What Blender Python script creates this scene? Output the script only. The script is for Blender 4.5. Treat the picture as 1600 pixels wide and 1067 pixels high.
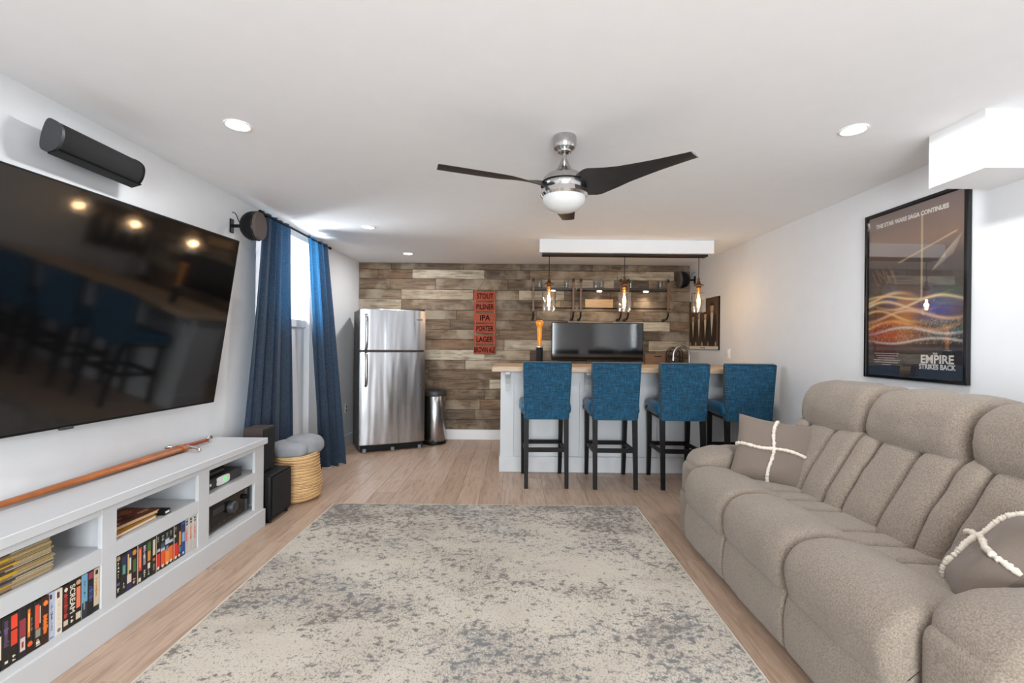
import bpy, bmesh, math, random
import numpy as np
from mathutils import Vector, Matrix, noise as mnoise

random.seed(7)
R = math.radians
PI = math.pi
scene = bpy.context.scene
for o in list(bpy.data.objects):
    bpy.data.objects.remove(o)
C = scene.collection

# ------------------------------------------------------------------ camera
CAMZ, F = 1.26, 730.0
cam_d = bpy.data.cameras.new('camera')
cam = bpy.data.objects.new('camera', cam_d)
C.objects.link(cam)
cam_d.sensor_width = 36.0
cam_d.lens = F * 36.0 / 1600.0
cam_d.shift_x = -3.0 / 1600.0
cam_d.shift_y = 4.5 / 1600.0
cam_d.clip_start = 0.02
cam.matrix_world = Matrix.Translation((0, 0, CAMZ)) @ Matrix.Rotation(R(90), 4, 'X') @ Matrix.Rotation(R(0.55), 4, 'Z')
scene.camera = cam

# ------------------------------------------------------------------ world, exposure
vs = scene.view_settings
vs.view_transform = 'Standard'
vs.look = 'None'
vs.gamma = 1.0
vs.use_curve_mapping = False
vs.exposure = 0.16
w = bpy.data.worlds.new('world')
scene.world = w
w.use_nodes = True
w.node_tree.nodes['Background'].inputs[0].default_value = (0.93, 0.97, 1.0, 1)
w.node_tree.nodes['Background'].inputs[1].default_value = 1.6

# ------------------------------------------------------------------ lights
def area(name, loc, rot, size, power, col=(1, 1, 1), shape='DISK', sy=None):
    d = bpy.data.lights.new(name, 'AREA')
    d.shape = shape
    d.size = size
    if sy:
        d.size_y = sy
    d.energy = power
    d.color = col
    o = bpy.data.objects.new(name, d)
    o.location = loc
    o.rotation_euler = rot
    C.objects.link(o)
    return o

CEIL = 2.32
BACK = 6.17
FRONT = -2.6
LEFT = -2.05
RECESSED = [(-1.36, 2.285), (1.64, 2.27), (-1.34, 4.27), (-1.26, 5.51), (-1.0, 0.1), (1.0, 0.1), (0.14, -1.5)]  # last three are out of view, added for extra brightness
P_REC, P_FILL, P_WIN = 10, 300, 50
for (x, y) in RECESSED:
    area('recessed_lamp', (x, y, CEIL - 0.02), (0, 0, 0), 0.13, P_REC, (0.98, 0.99, 1.0))
area('added_fill_light', (0.2, FRONT - 0.35, 1.15), (R(90), 0, 0), 2.4, P_FILL, (0.90, 0.965, 1.0), 'RECTANGLE', 2.0)  # added fill light shining in from behind the camera
area('window_daylight', (LEFT - 0.50, 4.38, 1.85), (0, R(-90), 0), 0.70, P_WIN, (0.88, 0.95, 1.0), 'RECTANGLE', 0.46)

# ------------------------------------------------------------------ materials
def srgb(r, g, b):
    def f(c):
        c /= 255.0
        return c / 12.92 if c <= 0.04045 else ((c + 0.055) / 1.055) ** 2.4
    return (f(r), f(g), f(b), 1.0)

class NT:
    def __init__(self, name):
        self.m = bpy.data.materials.new(name)
        self.m.use_nodes = True
        self.t = self.m.node_tree
        self.n = self.t.nodes
        self.b = self.n['Principled BSDF']
        self.out = self.n['Material Output']
    def add(self, typ, **kw):
        nd = self.n.new(typ)
        for k, v in kw.items():
            setattr(nd, k, v)
        return nd
    def link(self, a, b):
        self.t.links.new(a, b)
    def coords(self, scale=(1, 1, 1), rnd=False):
        tc = self.add('ShaderNodeTexCoord')
        mp = self.add('ShaderNodeMapping')
        mp.inputs['Scale'].default_value = scale
        src = tc.outputs['Object']
        if rnd:
            oi = self.add('ShaderNodeObjectInfo')
            mul = self.add('ShaderNodeMath', operation='MULTIPLY')
            mul.inputs[1].default_value = 37.0
            self.link(oi.outputs['Random'], mul.inputs[0])
            ad = self.add('ShaderNodeVectorMath', operation='ADD')
            self.link(src, ad.inputs[0]); self.link(mul.outputs[0], ad.inputs[1])
            src = ad.outputs[0]
        self.link(src, mp.inputs['Vector'])
        return mp.outputs['Vector']
    def noise(self, vec, scale, detail=4, rough=0.55, dist=0.0):
        nz = self.add('ShaderNodeTexNoise')
        nz.inputs['Scale'].default_value = scale
        nz.inputs['Detail'].default_value = detail
        nz.inputs['Roughness'].default_value = rough
        nz.inputs['Distortion'].default_value = dist
        self.link(vec, nz.inputs['Vector'])
        return nz.outputs['Fac']
    def ramp(self, fac, stops):
        rp = self.add('ShaderNodeValToRGB')
        el = rp.color_ramp.elements
        while len(el) < len(stops):
            el.new(0.5)
        for e, (p, c) in zip(el, stops):
            e.position = p
            e.color = c if len(c) == 4 else (*c, 1)
        self.link(fac, rp.inputs['Fac'])
        return rp.outputs['Color']
    def mix(self, fac, a, b, mode='MIX'):
        mx = self.add('ShaderNodeMix', data_type='RGBA', blend_type=mode)
        for sock, v in ((mx.inputs[0], fac), (mx.inputs[6], a), (mx.inputs[7], b)):
            if hasattr(v, 'is_output'):
                self.link(v, sock)
            else:
                sock.default_value = v
        return mx.outputs[2]
    def math(self, op, a, b=0.0):
        m = self.add('ShaderNodeMath', operation=op)
        for sock, v in ((m.inputs[0], a), (m.inputs[1], b)):
            if hasattr(v, 'is_output'):
                self.link(v, sock)
            else:
                sock.default_value = v
        return m.outputs[0]
    def bump(self, h, strength=0.3, dist=0.002):
        bp = self.add('ShaderNodeBump')
        bp.inputs['Strength'].default_value = strength
        bp.inputs['Distance'].default_value = dist
        self.link(h, bp.inputs['Height'])
        self.link(bp.outputs['Normal'], self.b.inputs['Normal'])
    def col(self, c):
        s = self.b.inputs['Base Color']
        if hasattr(c, 'is_output'):
            self.link(c, s)
        else:
            s.default_value = c
    def set(self, **kw):
        for k, v in kw.items():
            self.b.inputs[k.replace('_', ' ')].default_value = v

def plain(name, col, rough=0.5, metal=0.0, var=0.06, vs_=9.0, bump=0.0, bscale=60, **kw):
    t = NT(name)
    v = t.coords()
    n = t.noise(v, vs_, 3)
    lo = tuple(max(0, c * (1 - var)) for c in col[:3]) + (1,)
    hi = tuple(min(1, c * (1 + var)) for c in col[:3]) + (1,)
    t.col(t.ramp(n, [(0.3, lo), (0.7, hi)]))
    t.set(Roughness=rough, Metallic=metal, **kw)
    if bump:
        t.bump(t.noise(v, bscale, 3), bump, 0.002)
    return t.m

M = {}
def emis(name, col, strength):
    t = NT(name)
    t.col(col)
    t.set(Emission_Color=col, Emission_Strength=strength, Roughness=0.4)
    return t.m

M['wall'] = plain('wall_paint', srgb(222, 223, 225), 0.75, var=0.012, bump=0.05, bscale=180)
M['ceil'] = plain('ceiling_paint', srgb(241, 241, 242), 0.85, var=0.01)
M['trim'] = plain('white_trim_paint', srgb(228, 228, 230), 0.35, var=0.012)
M['cab'] = plain('white_cabinet_paint', srgb(198, 199, 201), 0.38, var=0.012)
M['black'] = plain('satin_black', srgb(15, 15, 16), 0.5, Specular_IOR_Level=0.2)
M['blackgloss'] = plain('gloss_black', srgb(12, 12, 14), 0.12)
M['darkgrey'] = plain('dark_grey_plastic', srgb(52, 53, 56), 0.45)
M['midgrey'] = plain('grey_plastic', srgb(120, 122, 126), 0.4)
M['speaker_cloth'] = plain('speaker_cloth', srgb(19, 19, 21), 0.9, bump=0.4, bscale=700)
M['speaker_brown'] = plain('dark_brown_vinyl', srgb(62, 52, 48), 0.55, var=0.2, vs_=30)
M['taupe_cloth'] = plain('taupe_grille_cloth', srgb(88, 78, 74), 0.9, bump=0.3, bscale=600)
M['chrome'] = plain('chrome', (0.75, 0.75, 0.76, 1), 0.08, 1.0, var=0.02)
M['nickel'] = plain('brushed_nickel', (0.52, 0.51, 0.50, 1), 0.2, 1.0, var=0.08, vs_=40)
M['bronze'] = plain('aged_bronze', srgb(96, 66, 46), 0.4, 0.7, var=0.2, vs_=40)
M['brass'] = plain('warm_brass', srgb(190, 130, 70), 0.3, 0.9, var=0.1)
M['iron'] = plain('dark_iron', srgb(44, 38, 35), 0.5, 0.5, var=0.2)
M['ink'] = plain('dark_ink', srgb(22, 9, 7), 0.85, Specular_IOR_Level=0.1)
M['white'] = plain('white_plastic', srgb(236, 236, 234), 0.4, var=0.01)
M['rope'] = plain('jute_rope', srgb(196, 150, 104), 0.9, var=0.2, vs_=200)
M['greyblanket'] = plain('grey_jersey', srgb(142, 143, 146), 0.9, var=0.08, bump=0.3, bscale=400)
M['lens'] = emis('lamp_lens', (1, 0.97, 0.93, 1), 14.0)
M['fanlens'] = plain('opal_glass', srgb(214, 214, 213), 0.25, var=0.005)
M['filament'] = emis('filament_glow', (1.0, 0.72, 0.42, 1), 26.0)
M['puck'] = emis('puck_lens', (1.0, 0.86, 0.68, 1), 5.0)
M['green_led'] = emis('green_display', (0.1, 0.8, 0.15, 1), 0.8)

def glassy(name, tint, rough=0.02, base=0.06, edge=0.65):
    t = NT(name)
    lw = t.add('ShaderNodeLayerWeight'); lw.inputs['Blend'].default_value = 0.35
    f = t.math('MULTIPLY_ADD', lw.outputs['Facing'], edge)
    f.node.inputs[2].default_value = base
    tr = t.add('ShaderNodeBsdfTransparent'); tr.inputs[0].default_value = tint
    gl = t.add('ShaderNodeBsdfGlossy'); gl.inputs['Roughness'].default_value = rough
    mx = t.add('ShaderNodeMixShader')
    t.link(f, mx.inputs[0]); t.link(tr.outputs[0], mx.inputs[1]); t.link(gl.outputs[0], mx.inputs[2])
    t.link(mx.outputs[0], t.out.inputs[0])
    return t.m
M['glass'] = glassy('clear_glass', (0.97, 0.98, 0.98, 1))
M['shadeglass'] = glassy('lamp_glass', (1.0, 0.96, 0.9, 1), 0.05, 0.12, 0.8)
M['pane'] = glassy('window_pane', (0.98, 0.99, 1.0, 1), 0.01, 0.03, 0.4)
M['glazing'] = glassy('picture_glazing', (0.98, 0.98, 0.98, 1), 0.01, 0.045, 0.35)

def screen_mat():
    t = NT('screen_black')
    t.col(srgb(9, 9, 10))
    t.set(Roughness=0.07, IOR=1.6, Specular_IOR_Level=0.75)
    return t.m
M['screen'] = screen_mat()

def steel_mat():
    t = NT('stainless_steel')
    v = t.coords((1, 1, 0.12))
    n1 = t.noise(v, 5.0, 2)
    v2 = t.coords((60, 60, 0.8))
    n2 = t.noise(v2, 6.0, 2)
    t.col(t.ramp(n2, [(0.3, srgb(168, 169, 172)), (0.7, srgb(186, 187, 190))]))
    t.set(Metallic=1.0, Roughness=0.23)
    t.bump(n1, 0.55, 0.03)
    return t.m
M['steel'] = steel_mat()
M['steelcan'] = plain('steel_bin', (0.42, 0.42, 0.43, 1), 0.22, 1.0, var=0.05)

def wood_plank_wall():
    t = NT('reclaimed_wood')
    oi = t.add('ShaderNodeObjectInfo')
    v = t.coords((1.0, 1, 9.0), True)
    g = t.noise(v, 3.2, 7, 0.65, 0.6)
    v2 = t.coords((1, 1, 1), True)
    big = t.noise(v2, 2.6, 3, 0.6)
    wv = t.add('ShaderNodeTexWave'); wv.inputs['Scale'].default_value = 26; wv.inputs['Distortion'].default_value = 3.5
    wv.inputs['Detail'].default_value = 3
    t.link(v2, wv.inputs['Vector'])
    dark = t.mix(1.0, oi.outputs['Color'], (0.40, 0.36, 0.32, 1), 'MULTIPLY')
    lite = t.mix(0.42, oi.outputs['Color'], srgb(206, 194, 172))
    c = t.mix(t.ramp(g, [(0.38, (0, 0, 0, 1)), (0.58, (1, 1, 1, 1))]), dark, oi.outputs['Color'])
    c = t.mix(t.ramp(big, [(0.50, (0, 0, 0, 1)), (0.66, (0.9, 0.9, 0.9, 1))]), c, lite)
    sw = t.math('MULTIPLY', t.math('MULTIPLY', wv.outputs['Fac'], t.noise(v2, 5.0, 2)), 0.95)
    c = t.mix(sw, c, dark)
    t.col(c)
    t.set(Roughness=0.72)
    t.bump(t.math('ADD', g, t.math('MULTIPLY', wv.outputs['Fac'], 0.35)), 0.55, 0.004)
    return t.m
M['reclaimed'] = wood_plank_wall()

def floor_mat():
    t = NT('vinyl_oak')
    oi = t.add('ShaderNodeObjectInfo')
    v = t.coords((14.0, 1.1, 1), True)
    g = t.noise(v, 2.6, 8, 0.62, 0.9)
    v3 = t.coords((60.0, 3.0, 1), True)
    fine = t.noise(v3, 3.0, 4, 0.6)
    dark = t.mix(1.0, oi.outputs['Color'], (0.70, 0.66, 0.63, 1), 'MULTIPLY')
    lite = t.mix(0.25, oi.outputs['Color'], srgb(214, 196, 180))
    c = t.mix(t.ramp(g, [(0.34, (0, 0, 0, 1)), (0.52, (1, 1, 1, 1))]), dark, oi.outputs['Color'])
    c = t.mix(t.ramp(g, [(0.55, (0, 0, 0, 1)), (0.8, (1, 1, 1, 1))]), c, lite)
    c = t.mix(t.ramp(fine, [(0.40, (0.35, 0.35, 0.35, 1)), (0.55, (0, 0, 0, 1))]), c, dark)
    t.col(c)
    t.set(Roughness=0.42)
    t.bump(fine, 0.12, 0.001)
    return t.m
M['floor'] = floor_mat()

def rug_mat():
    t = NT('distressed_rug')
    v = t.coords((1, 1, 1))
    vw = t.coords((1.0, 1.7, 1))
    big = t.noise(vw, 1.7, 5, 0.62, 0.3)
    sp = t.noise(t.coords((1.0, 1.25, 1)), 30, 5, 0.66, 0.35)
    sp2 = t.noise(t.coords((1.5, 1.0, 1)), 85, 3, 0.6)
    sep = t.add('ShaderNodeSeparateXYZ'); t.link(v, sep.inputs[0])
    far = t.math('MULTIPLY', t.math('SUBTRACT', sep.outputs['Y'], 1.0), 0.16)
    far = t.math('MAXIMUM', far, 0.0)
    lift = t.math('ADD', t.math('MULTIPLY', t.math('SUBTRACT', big, 0.5), 0.52), far)
    dk1 = t.ramp(t.math('ADD', sp, lift), [(0.53, (0, 0, 0, 1)), (0.61, (1, 1, 1, 1))])
    dk2 = t.ramp(t.math('ADD', sp2, lift), [(0.50, (0, 0, 0, 1)), (0.62, (0.72, 0.72, 0.72, 1))])
    dk = t.math('MAXIMUM', dk1, dk2)
    wash = t.ramp(t.noise(vw, 1.1, 4, 0.6, 0.8), [(0.42, (0, 0, 0, 1)), (0.75, (1, 1, 1, 1))])
    base = t.mix(wash, srgb(196, 187, 174), srgb(170, 158, 145))
    dcol = t.mix(t.ramp(t.noise(v, 1.3, 2), [(0.45, (0, 0, 0, 1)), (0.6, (1, 1, 1, 1))]), srgb(80, 75, 74), srgb(76, 84, 92))
    ww = t.add('ShaderNodeTexWave', bands_direction='Y'); ww.inputs['Scale'].default_value = 34; ww.inputs['Distortion'].default_value = 1.2
    t.link(v, ww.inputs['Vector'])
    base = t.mix(t.math('MULTIPLY', ww.outputs['Fac'], 0.10), base, srgb(150, 138, 126))
    t.col(t.mix(t.math('MULTIPLY', dk, 0.78), base, dcol))
    t.set(Roughness=0.95)
    t.bump(t.noise(v, 240, 2), 0.5, 0.004)
    return t.m
M['rug'] = rug_mat()
M['rugedge'] = plain('rug_binding', srgb(205, 194, 178), 0.95, bump=0.4, bscale=300)

def cloth(name, c, var=0.22, sc=(1, 1, 1), fs=120, bump=0.5, rough=0.95, sheen=0.2):
    t = NT(name)
    v = t.coords(sc)
    n1 = t.noise(v, fs, 4, 0.65)
    n2 = t.noise(v, 4, 3)
    lo = tuple(x * (1 - var) for x in c[:3]) + (1,)
    hi = tuple(min(1, x * (1 + var)) for x in c[:3]) + (1,)
    c1 = t.ramp(n1, [(0.35, lo), (0.65, hi)])
    t.col(t.mix(t.math('MULTIPLY', n2, 0.22), c1, lo))
    t.set(Roughness=rough, Sheen_Weight=sheen)
    t.bump(n1, bump, 0.004)
    return t.m
M['sofa'] = cloth('beige_chenille', srgb(138, 125, 112), 0.34, (1, 1, 1), 190, 0.75)
M['cushion'] = cloth('taupe_cotton', srgb(114, 101, 91), 0.08, (1, 1, 1), 300, 0.25)
M['fringe'] = cloth('cream_fringe', srgb(226, 214, 198), 0.12, (1, 1, 1), 400, 0.7)

def linen(name, c, fs=150):
    t = NT(name)
    a = t.noise(t.coords((1, 1, 8)), fs, 3)
    b = t.noise(t.coords((8, 8, 1)), fs, 3)
    m = t.math('MULTIPLY', t.math('ADD', a, b), 0.5)
    lo = tuple(x * 0.45 for x in c[:3]) + (1,)
    hi = tuple(min(1, x * 1.9 + 0.008) for x in c[:3]) + (1,)
    t.col(t.ramp(m, [(0.37, lo), (0.5, c), (0.65, hi)]))
    t.set(Roughness=0.85, Sheen_Weight=0.1)
    t.bump(m, 0.3, 0.002)
    return t
M['stool'] = linen('teal_linen', srgb(3, 64, 90), 17).m
M['stoolseat'] = plain('teal_vinyl', srgb(16, 84, 118), 0.38, var=0.12)
def curtain_mat():
    t = linen('navy_linen', srgb(34, 46, 60), 30)
    tr = t.add('ShaderNodeBsdfTranslucent'); tr.inputs[0].default_value = (0.02, 0.36, 0.85, 1)
    mx = t.add('ShaderNodeMixShader'); mx.inputs[0].default_value = 0.085
    t.link(t.b.outputs[0], mx.inputs[1]); t.link(tr.outputs[0], mx.inputs[2])
    t.link(mx.outputs[0], t.out.inputs[0])
    return t.m
M['curtain'] = curtain_mat()
M['hem'] = plain('white_lining', srgb(222, 222, 220), 0.9)
M['stoolleg'] = plain('black_stained_wood', srgb(18, 16, 16), 0.5, var=0.15, Specular_IOR_Level=0.2)
M['stud'] = plain('pewter_stud', (0.45, 0.42, 0.38, 1), 0.3, 1.0)
M['fanblade'] = plain('charcoal_blade', srgb(40, 38, 38), 0.42, var=0.15, vs_=14)
def block_mat(name, c, sc=(1.5, 14, 14), rough=0.4):
    t = NT(name)
    g = t.noise(t.coords(sc), 4, 6, 0.6, 0.4)
    t.col(t.ramp(g, [(0.3, tuple(x * 0.72 for x in c[:3]) + (1,)), (0.6, c)]))
    t.set(Roughness=rough)
    return t.m
M['counter'] = block_mat('butcher_block', srgb(196, 168, 138))
M['shelfwood'] = block_mat('walnut_strip', srgb(120, 84, 58), (14, 14, 1.5))
M['shelfdark'] = block_mat('dark_shelf_wood', srgb(50, 37, 30))
M['pinewood'] = block_mat('pale_pine', srgb(224, 182, 128))
M['signred'] = block_mat('red_stained_wood', srgb(160, 72, 48), rough=0.8)
M['leather'] = plain('orange_leather', srgb(158, 88, 34), 0.42, var=0.22, vs_=14)
M['gripwood'] = plain('red_wood_grip', srgb(140, 58, 34), 0.35, var=0.2, vs_=30)
M['boardwood'] = block_mat('brown_board', srgb(136, 100, 70))
def basket_mat():
    t = NT('woven_straw')
    v = t.coords((1, 1, 1))
    wv = t.add('ShaderNodeTexWave', bands_direction='Z'); wv.inputs['Scale'].default_value = 26; wv.inputs['Distortion'].default_value = 2.0
    t.link(v, wv.inputs['Vector'])
    n = t.noise(v, 60, 4)
    h = t.math('MULTIPLY', wv.outputs['Fac'], t.math('ADD', n, 0.5))
    t.col(t.ramp(h, [(0.1, srgb(190, 146, 94)), (0.7, srgb(232, 196, 146))]))
    t.set(Roughness=0.85)
    t.bump(h, 0.8, 0.006)
    return t.m
M['straw'] = basket_mat()
_cc = {}
def flat(r, g, b, rough=0.45):
    k = (r, g, b, rough)
    if k not in _cc:
        _cc[k] = plain('print_%02x%02x%02x' % (r, g, b), srgb(r, g, b), rough, var=0.05, vs_=60)
    return _cc[k]

# ------------------------------------------------------------------ mesh helpers
class MB:
    def __init__(self):
        self.v = []; self.f = []; self.mi = []
    def addm(self, vs_, fs_, mi=0):
        k = len(self.v)
        self.v += [tuple(p) for p in vs_]
        self.f += [tuple(i + k for i in f) for f in fs_]
        self.mi += [mi] * len(fs_)
        return self
    def quad(self, a, b, c, d, mi=0):
        return self.addm([a, b, c, d], [(0, 1, 2, 3)], mi)
    def poly(self, pts, mi=0):
        return self.addm(pts, [tuple(range(len(pts)))], mi)
    def box(self, x0, x1, y0, y1, z0, z1, mi=0, bev=0.0, seg=1):
        x0, x1 = min(x0, x1), max(x0, x1); y0, y1 = min(y0, y1), max(y0, y1); z0, z1 = min(z0, z1), max(z0, z1)
        if bev <= 0:
            v = [(x, y, z) for z in (z0, z1) for y in (y0, y1) for x in (x0, x1)]
            return self.addm(v, [(0, 2, 3, 1), (4, 5, 7, 6), (0, 1, 5, 4), (2, 6, 7, 3), (0, 4, 6, 2), (1, 3, 7, 5)], mi)
        bm = bmesh.new()
        bmesh.ops.create_cube(bm, size=1.0)
        for q in bm.verts:
            q.co = Vector(((x0 + x1) / 2 + q.co.x * (x1 - x0), (y0 + y1) / 2 + q.co.y * (y1 - y0), (z0 + z1) / 2 + q.co.z * (z1 - z0)))
        bmesh.ops.bevel(bm, geom=list(bm.edges), offset=bev, segments=seg, profile=0.5, affect='EDGES')
        bm.verts.index_update()
        self.addm([q.co[:] for q in bm.verts], [[q.index for q in f.verts] for f in bm.faces], mi)
        bm.free()
        return self
    def tube(self, pts, r, n=10, mi=0, closed=False, cap=True):
        pts = [Vector(p) for p in pts]
        rs = r if isinstance(r, (list, tuple)) else [r] * len(pts)
        k = len(self.v)
        up = None
        m = len(pts)
        for i, p in enumerate(pts):
            if closed:
                t = pts[(i + 1) % m] - pts[i - 1]
            else:
                t = pts[min(i + 1, m - 1)] - pts[max(i - 1, 0)]
            t.normalize()
            if up is None:
                up = Vector((0, 0, 1)) if abs(t.z) < 0.9 else Vector((1, 0, 0))
            s = t.cross(up)
            if s.length < 1e-5:
                s = t.cross(Vector((1, 0, 0)))
            s.normalize()
            up = s.cross(t).normalized()
            for j in range(n):
                a = 2 * PI * j / n
                self.v.append(tuple(p + (s * math.cos(a) + up * math.sin(a)) * rs[i]))
        segs = m if closed else m - 1
        for i in range(segs):
            for j in range(n):
                a = k + i * n + j; b = k + i * n + (j + 1) % n
                i2 = (i + 1) % m
                self.f.append((a, b, k + i2 * n + (j + 1) % n, k + i2 * n + j)); self.mi.append(mi)
        if cap and not closed:
            self.f.append(tuple(k + j for j in reversed(range(n)))); self.mi.append(mi)
            self.f.append(tuple(k + (m - 1) * n + j for j in range(n))); self.mi.append(mi)
        return self
    def lathe(self, prof, n=24, axis='Z', c=(0, 0, 0), mi=0, sx=1.0, sy=1.0, a0=0.0, a1=2 * PI):
        full = abs((a1 - a0) - 2 * PI) < 1e-6
        k = len(self.v)
        cnt = n if full else n + 1
        for (r, h) in prof:
            for j in range(cnt):
                a = a0 + (a1 - a0) * j / n
                x, y = r * math.cos(a) * sx, r * math.sin(a) * sy
                p = {'Z': (x, y, h), 'X': (h, x, y), 'Y': (x, h, y)}[axis]
                self.v.append((c[0] + p[0], c[1] + p[1], c[2] + p[2]))
        for i in range(len(prof) - 1):
            for j in range(n):
                j2 = (j + 1) % cnt
                self.f.append((k + i * cnt + j, k + i * cnt + j2, k + (i + 1) * cnt + j2, k + (i + 1) * cnt + j)); self.mi.append(mi)
        return self
    def prism(self, poly, h0, h1, axis='Y', mi=0):
        # poly in the two other axes: Y -> (x,z), X -> (y,z), Z -> (x,y)
        def P(a, b, h):
            return {'Y': (a, h, b), 'X': (h, a, b), 'Z': (a, b, h)}[axis]
        n = len(poly)
        v = [P(a, b, h0) for a, b in poly] + [P(a, b, h1) for a, b in poly]
        f = [tuple(reversed(range(n))), tuple(range(n, 2 * n))] + [(i, (i + 1) % n, n + (i + 1) % n, n + i) for i in range(n)]
        return self.addm(v, f, mi)
    def xform(self, mat):
        self.v = [tuple(mat @ Vector(p)) for p in self.v]
        return self
    def build(self, name, mat, parent=None, smooth=False, world=False, angle=None):
        off = Vector((0, 0, 0))
        if world and parent is not None:
            q = parent
            while q is not None:
                off += q.location
                q = q.parent
        me = bpy.data.meshes.new(name)
        me.from_pydata([tuple(Vector(p) - off) for p in self.v], [], self.f)
        mats = mat if isinstance(mat, (list, tuple)) else [mat]
        for m in mats:
            me.materials.append(M[m] if isinstance(m, str) else m)
        me.polygons.foreach_set('material_index', self.mi)
        bm = bmesh.new(); bm.from_mesh(me)
        bmesh.ops.recalc_face_normals(bm, faces=bm.faces)
        bm.to_mesh(me); bm.free()
        if smooth:
            me.polygons.foreach_set('use_smooth', [True] * len(me.polygons))
            if angle:
                me.set_sharp_from_angle(angle=R(angle))
        o = bpy.data.objects.new(name, me)
        C.objects.link(o)
        o.parent = parent
        return o

def tag(o, label=None, cat=None, group=None, kind=None):
    if label: o['label'] = label
    if cat: o['category'] = cat
    if group: o['group'] = group
    if kind: o['kind'] = kind
    return o
def thing(name, label, cat, loc=(0, 0, 0), rz=0.0, group=None):
    o = bpy.data.objects.new(name, None)
    o.empty_display_size = 0.1
    C.objects.link(o)
    o.location = loc
    o.rotation_euler = (0, 0, rz)
    return tag(o, label, cat, group)
def struct(o):
    o['kind'] = 'structure'
    return o
def copy_tree(o, parent=None):
    c = o.copy(); C.objects.link(c); c.parent = parent
    for ch in list(o.children):
        copy_tree(ch, c)
    return c
def catmull(pts, n=6, closed=True):
    out = []
    m = len(pts)
    rng = m if closed else m - 1
    for i in range(rng):
        if closed:
            p0, p1, p2, p3 = pts[i - 1], pts[i], pts[(i + 1) % m], pts[(i + 2) % m]
        else:
            p0, p1, p2, p3 = pts[max(i - 1, 0)], pts[i], pts[i + 1], pts[min(i + 2, m - 1)]
        for k in range(n):
            t = k / n
            out.append(tuple(0.5 * (2 * b + (c - a) * t + (2 * a - 5 * b + 4 * c - d) * t * t + (3 * b - a - 3 * c + d) * t ** 3) for a, b, c, d in zip(p0, p1, p2, p3)))
    if not closed:
        out.append(tuple(pts[-1]))
    return out
def pillow(prof, w0, w1, r=0.04, bulge=0.0, nsec=8, axis='Y', sub=5, nz=0.004, skew=None):
    """a closed rounded profile swept along an axis with soft rounded ends"""
    p = catmull(prof, sub)
    n = len(p)
    ar = sum(p[i][0] * p[(i + 1) % n][1] - p[(i + 1) % n][0] * p[i][1] for i in range(n))
    sg = 1 if ar > 0 else -1
    nor = []
    for i in range(n):
        tx, ty = p[(i + 1) % n][0] - p[i - 1][0], p[(i + 1) % n][1] - p[i - 1][1]
        l = math.hypot(tx, ty) or 1
        nor.append((ty / l * sg, -tx / l * sg))
    secs = []
    E = 6
    for k in range(E + 1):
        a = (k / E) * PI / 2
        secs.append((w0 + r * (1 - math.cos(a)) if w1 > w0 else w0 - r * (1 - math.cos(a)), -r * (1 - math.sin(a))))
    mids = [(w0 + (w1 - w0) * t, 0) for t in [i / nsec for i in range(1, nsec)] if abs((w1 - w0) * t) > r * 1.05 and abs((w1 - w0) * (1 - t)) > r * 1.05]
    secs += mids
    sgn = 1 if w1 > w0 else -1
    for k in reversed(range(E + 1)):
        a = (k / E) * PI / 2
        secs.append((w1 - sgn * r * (1 - math.cos(a)), -r * (1 - math.sin(a))))
    mb = MB()
    cx = sum(q[0] for q in p) / n; cy = sum(q[1] for q in p) / n
    def P(a, b, h):
        return {'Y': (a, h, b), 'X': (h, a, b), 'Z': (a, b, h)}[axis]
    vs_ = []
    for (h, off) in secs:
        t = (h - w0) / (w1 - w0)
        o2 = off + bulge * max(0, 1 - (2 * t - 1) ** 2)
        for i in range(n):
            x = p[i][0] + nor[i][0] * o2; y = p[i][1] + nor[i][1] * o2
            hh = h + (skew(x, y, t) if skew else 0)
            q = Vector(P(x, y, hh))
            if nz:
                d = mnoise.noise(q * 9.0) * nz + mnoise.noise(q * 28.0) * nz * 0.4
                q += Vector(P(nor[i][0] * d, nor[i][1] * d, 0))
            vs_.append(tuple(q))
    fs_ = []
    for s in range(len(secs) - 1):
        for i in range(n):
            fs_.append((s * n + i, s * n + (i + 1) % n, (s + 1) * n + (i + 1) % n, (s + 1) * n + i))
    m = len(vs_)
    h0, h1 = secs[0][0], secs[-1][0]
    vs_.append(P(cx, cy, h0 + (skew(cx, cy, 0) if skew else 0))); vs_.append(P(cx, cy, h1 + (skew(cx, cy, 1) if skew else 0)))
    L = len(secs) - 1
    for i in range(n):
        fs_.append((m, (i + 1) % n, i)); fs_.append((m + 1, L * n + i, L * n + (i + 1) % n))
    mb.addm(vs_, fs_)
    return mb
def text_obj(name, body, size, mat, parent, mtx, extrude=0.0006, align='CENTER', font_scale_x=1.0, shear=0.0, bold=0.0, fit=None):
    cu = bpy.data.curves.new(name, 'FONT')
    cu.body = body; cu.size = size; cu.align_x = align; cu.align_y = 'CENTER'; cu.extrude = extrude; cu.shear = shear
    cu.offset = bold
    cu.resolution_u = 3
    tmp = bpy.data.objects.new('tmp', cu)
    C.objects.link(tmp)
    me = bpy.data.meshes.new_from_object(tmp.evaluated_get(bpy.context.evaluated_depsgraph_get()))
    bpy.data.objects.remove(tmp)
    me.name = name
    me.materials.clear()
    me.materials.append(M[mat] if isinstance(mat, str) else mat)
    if fit:
        xs_ = [q.co.x for q in me.vertices]
        font_scale_x = fit / (max(xs_) - min(xs_))
    me.transform(mtx @ Matrix.Diagonal((font_scale_x, 1, 1, 1)))
    o = bpy.data.objects.new(name, me)
    C.objects.link(o)
    o.parent = parent
    return o

# ================================================================== SETTING
def RW(y):
    return 2.31 + 0.02 * (BACK - y)
RWA = math.atan(0.02)

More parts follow.
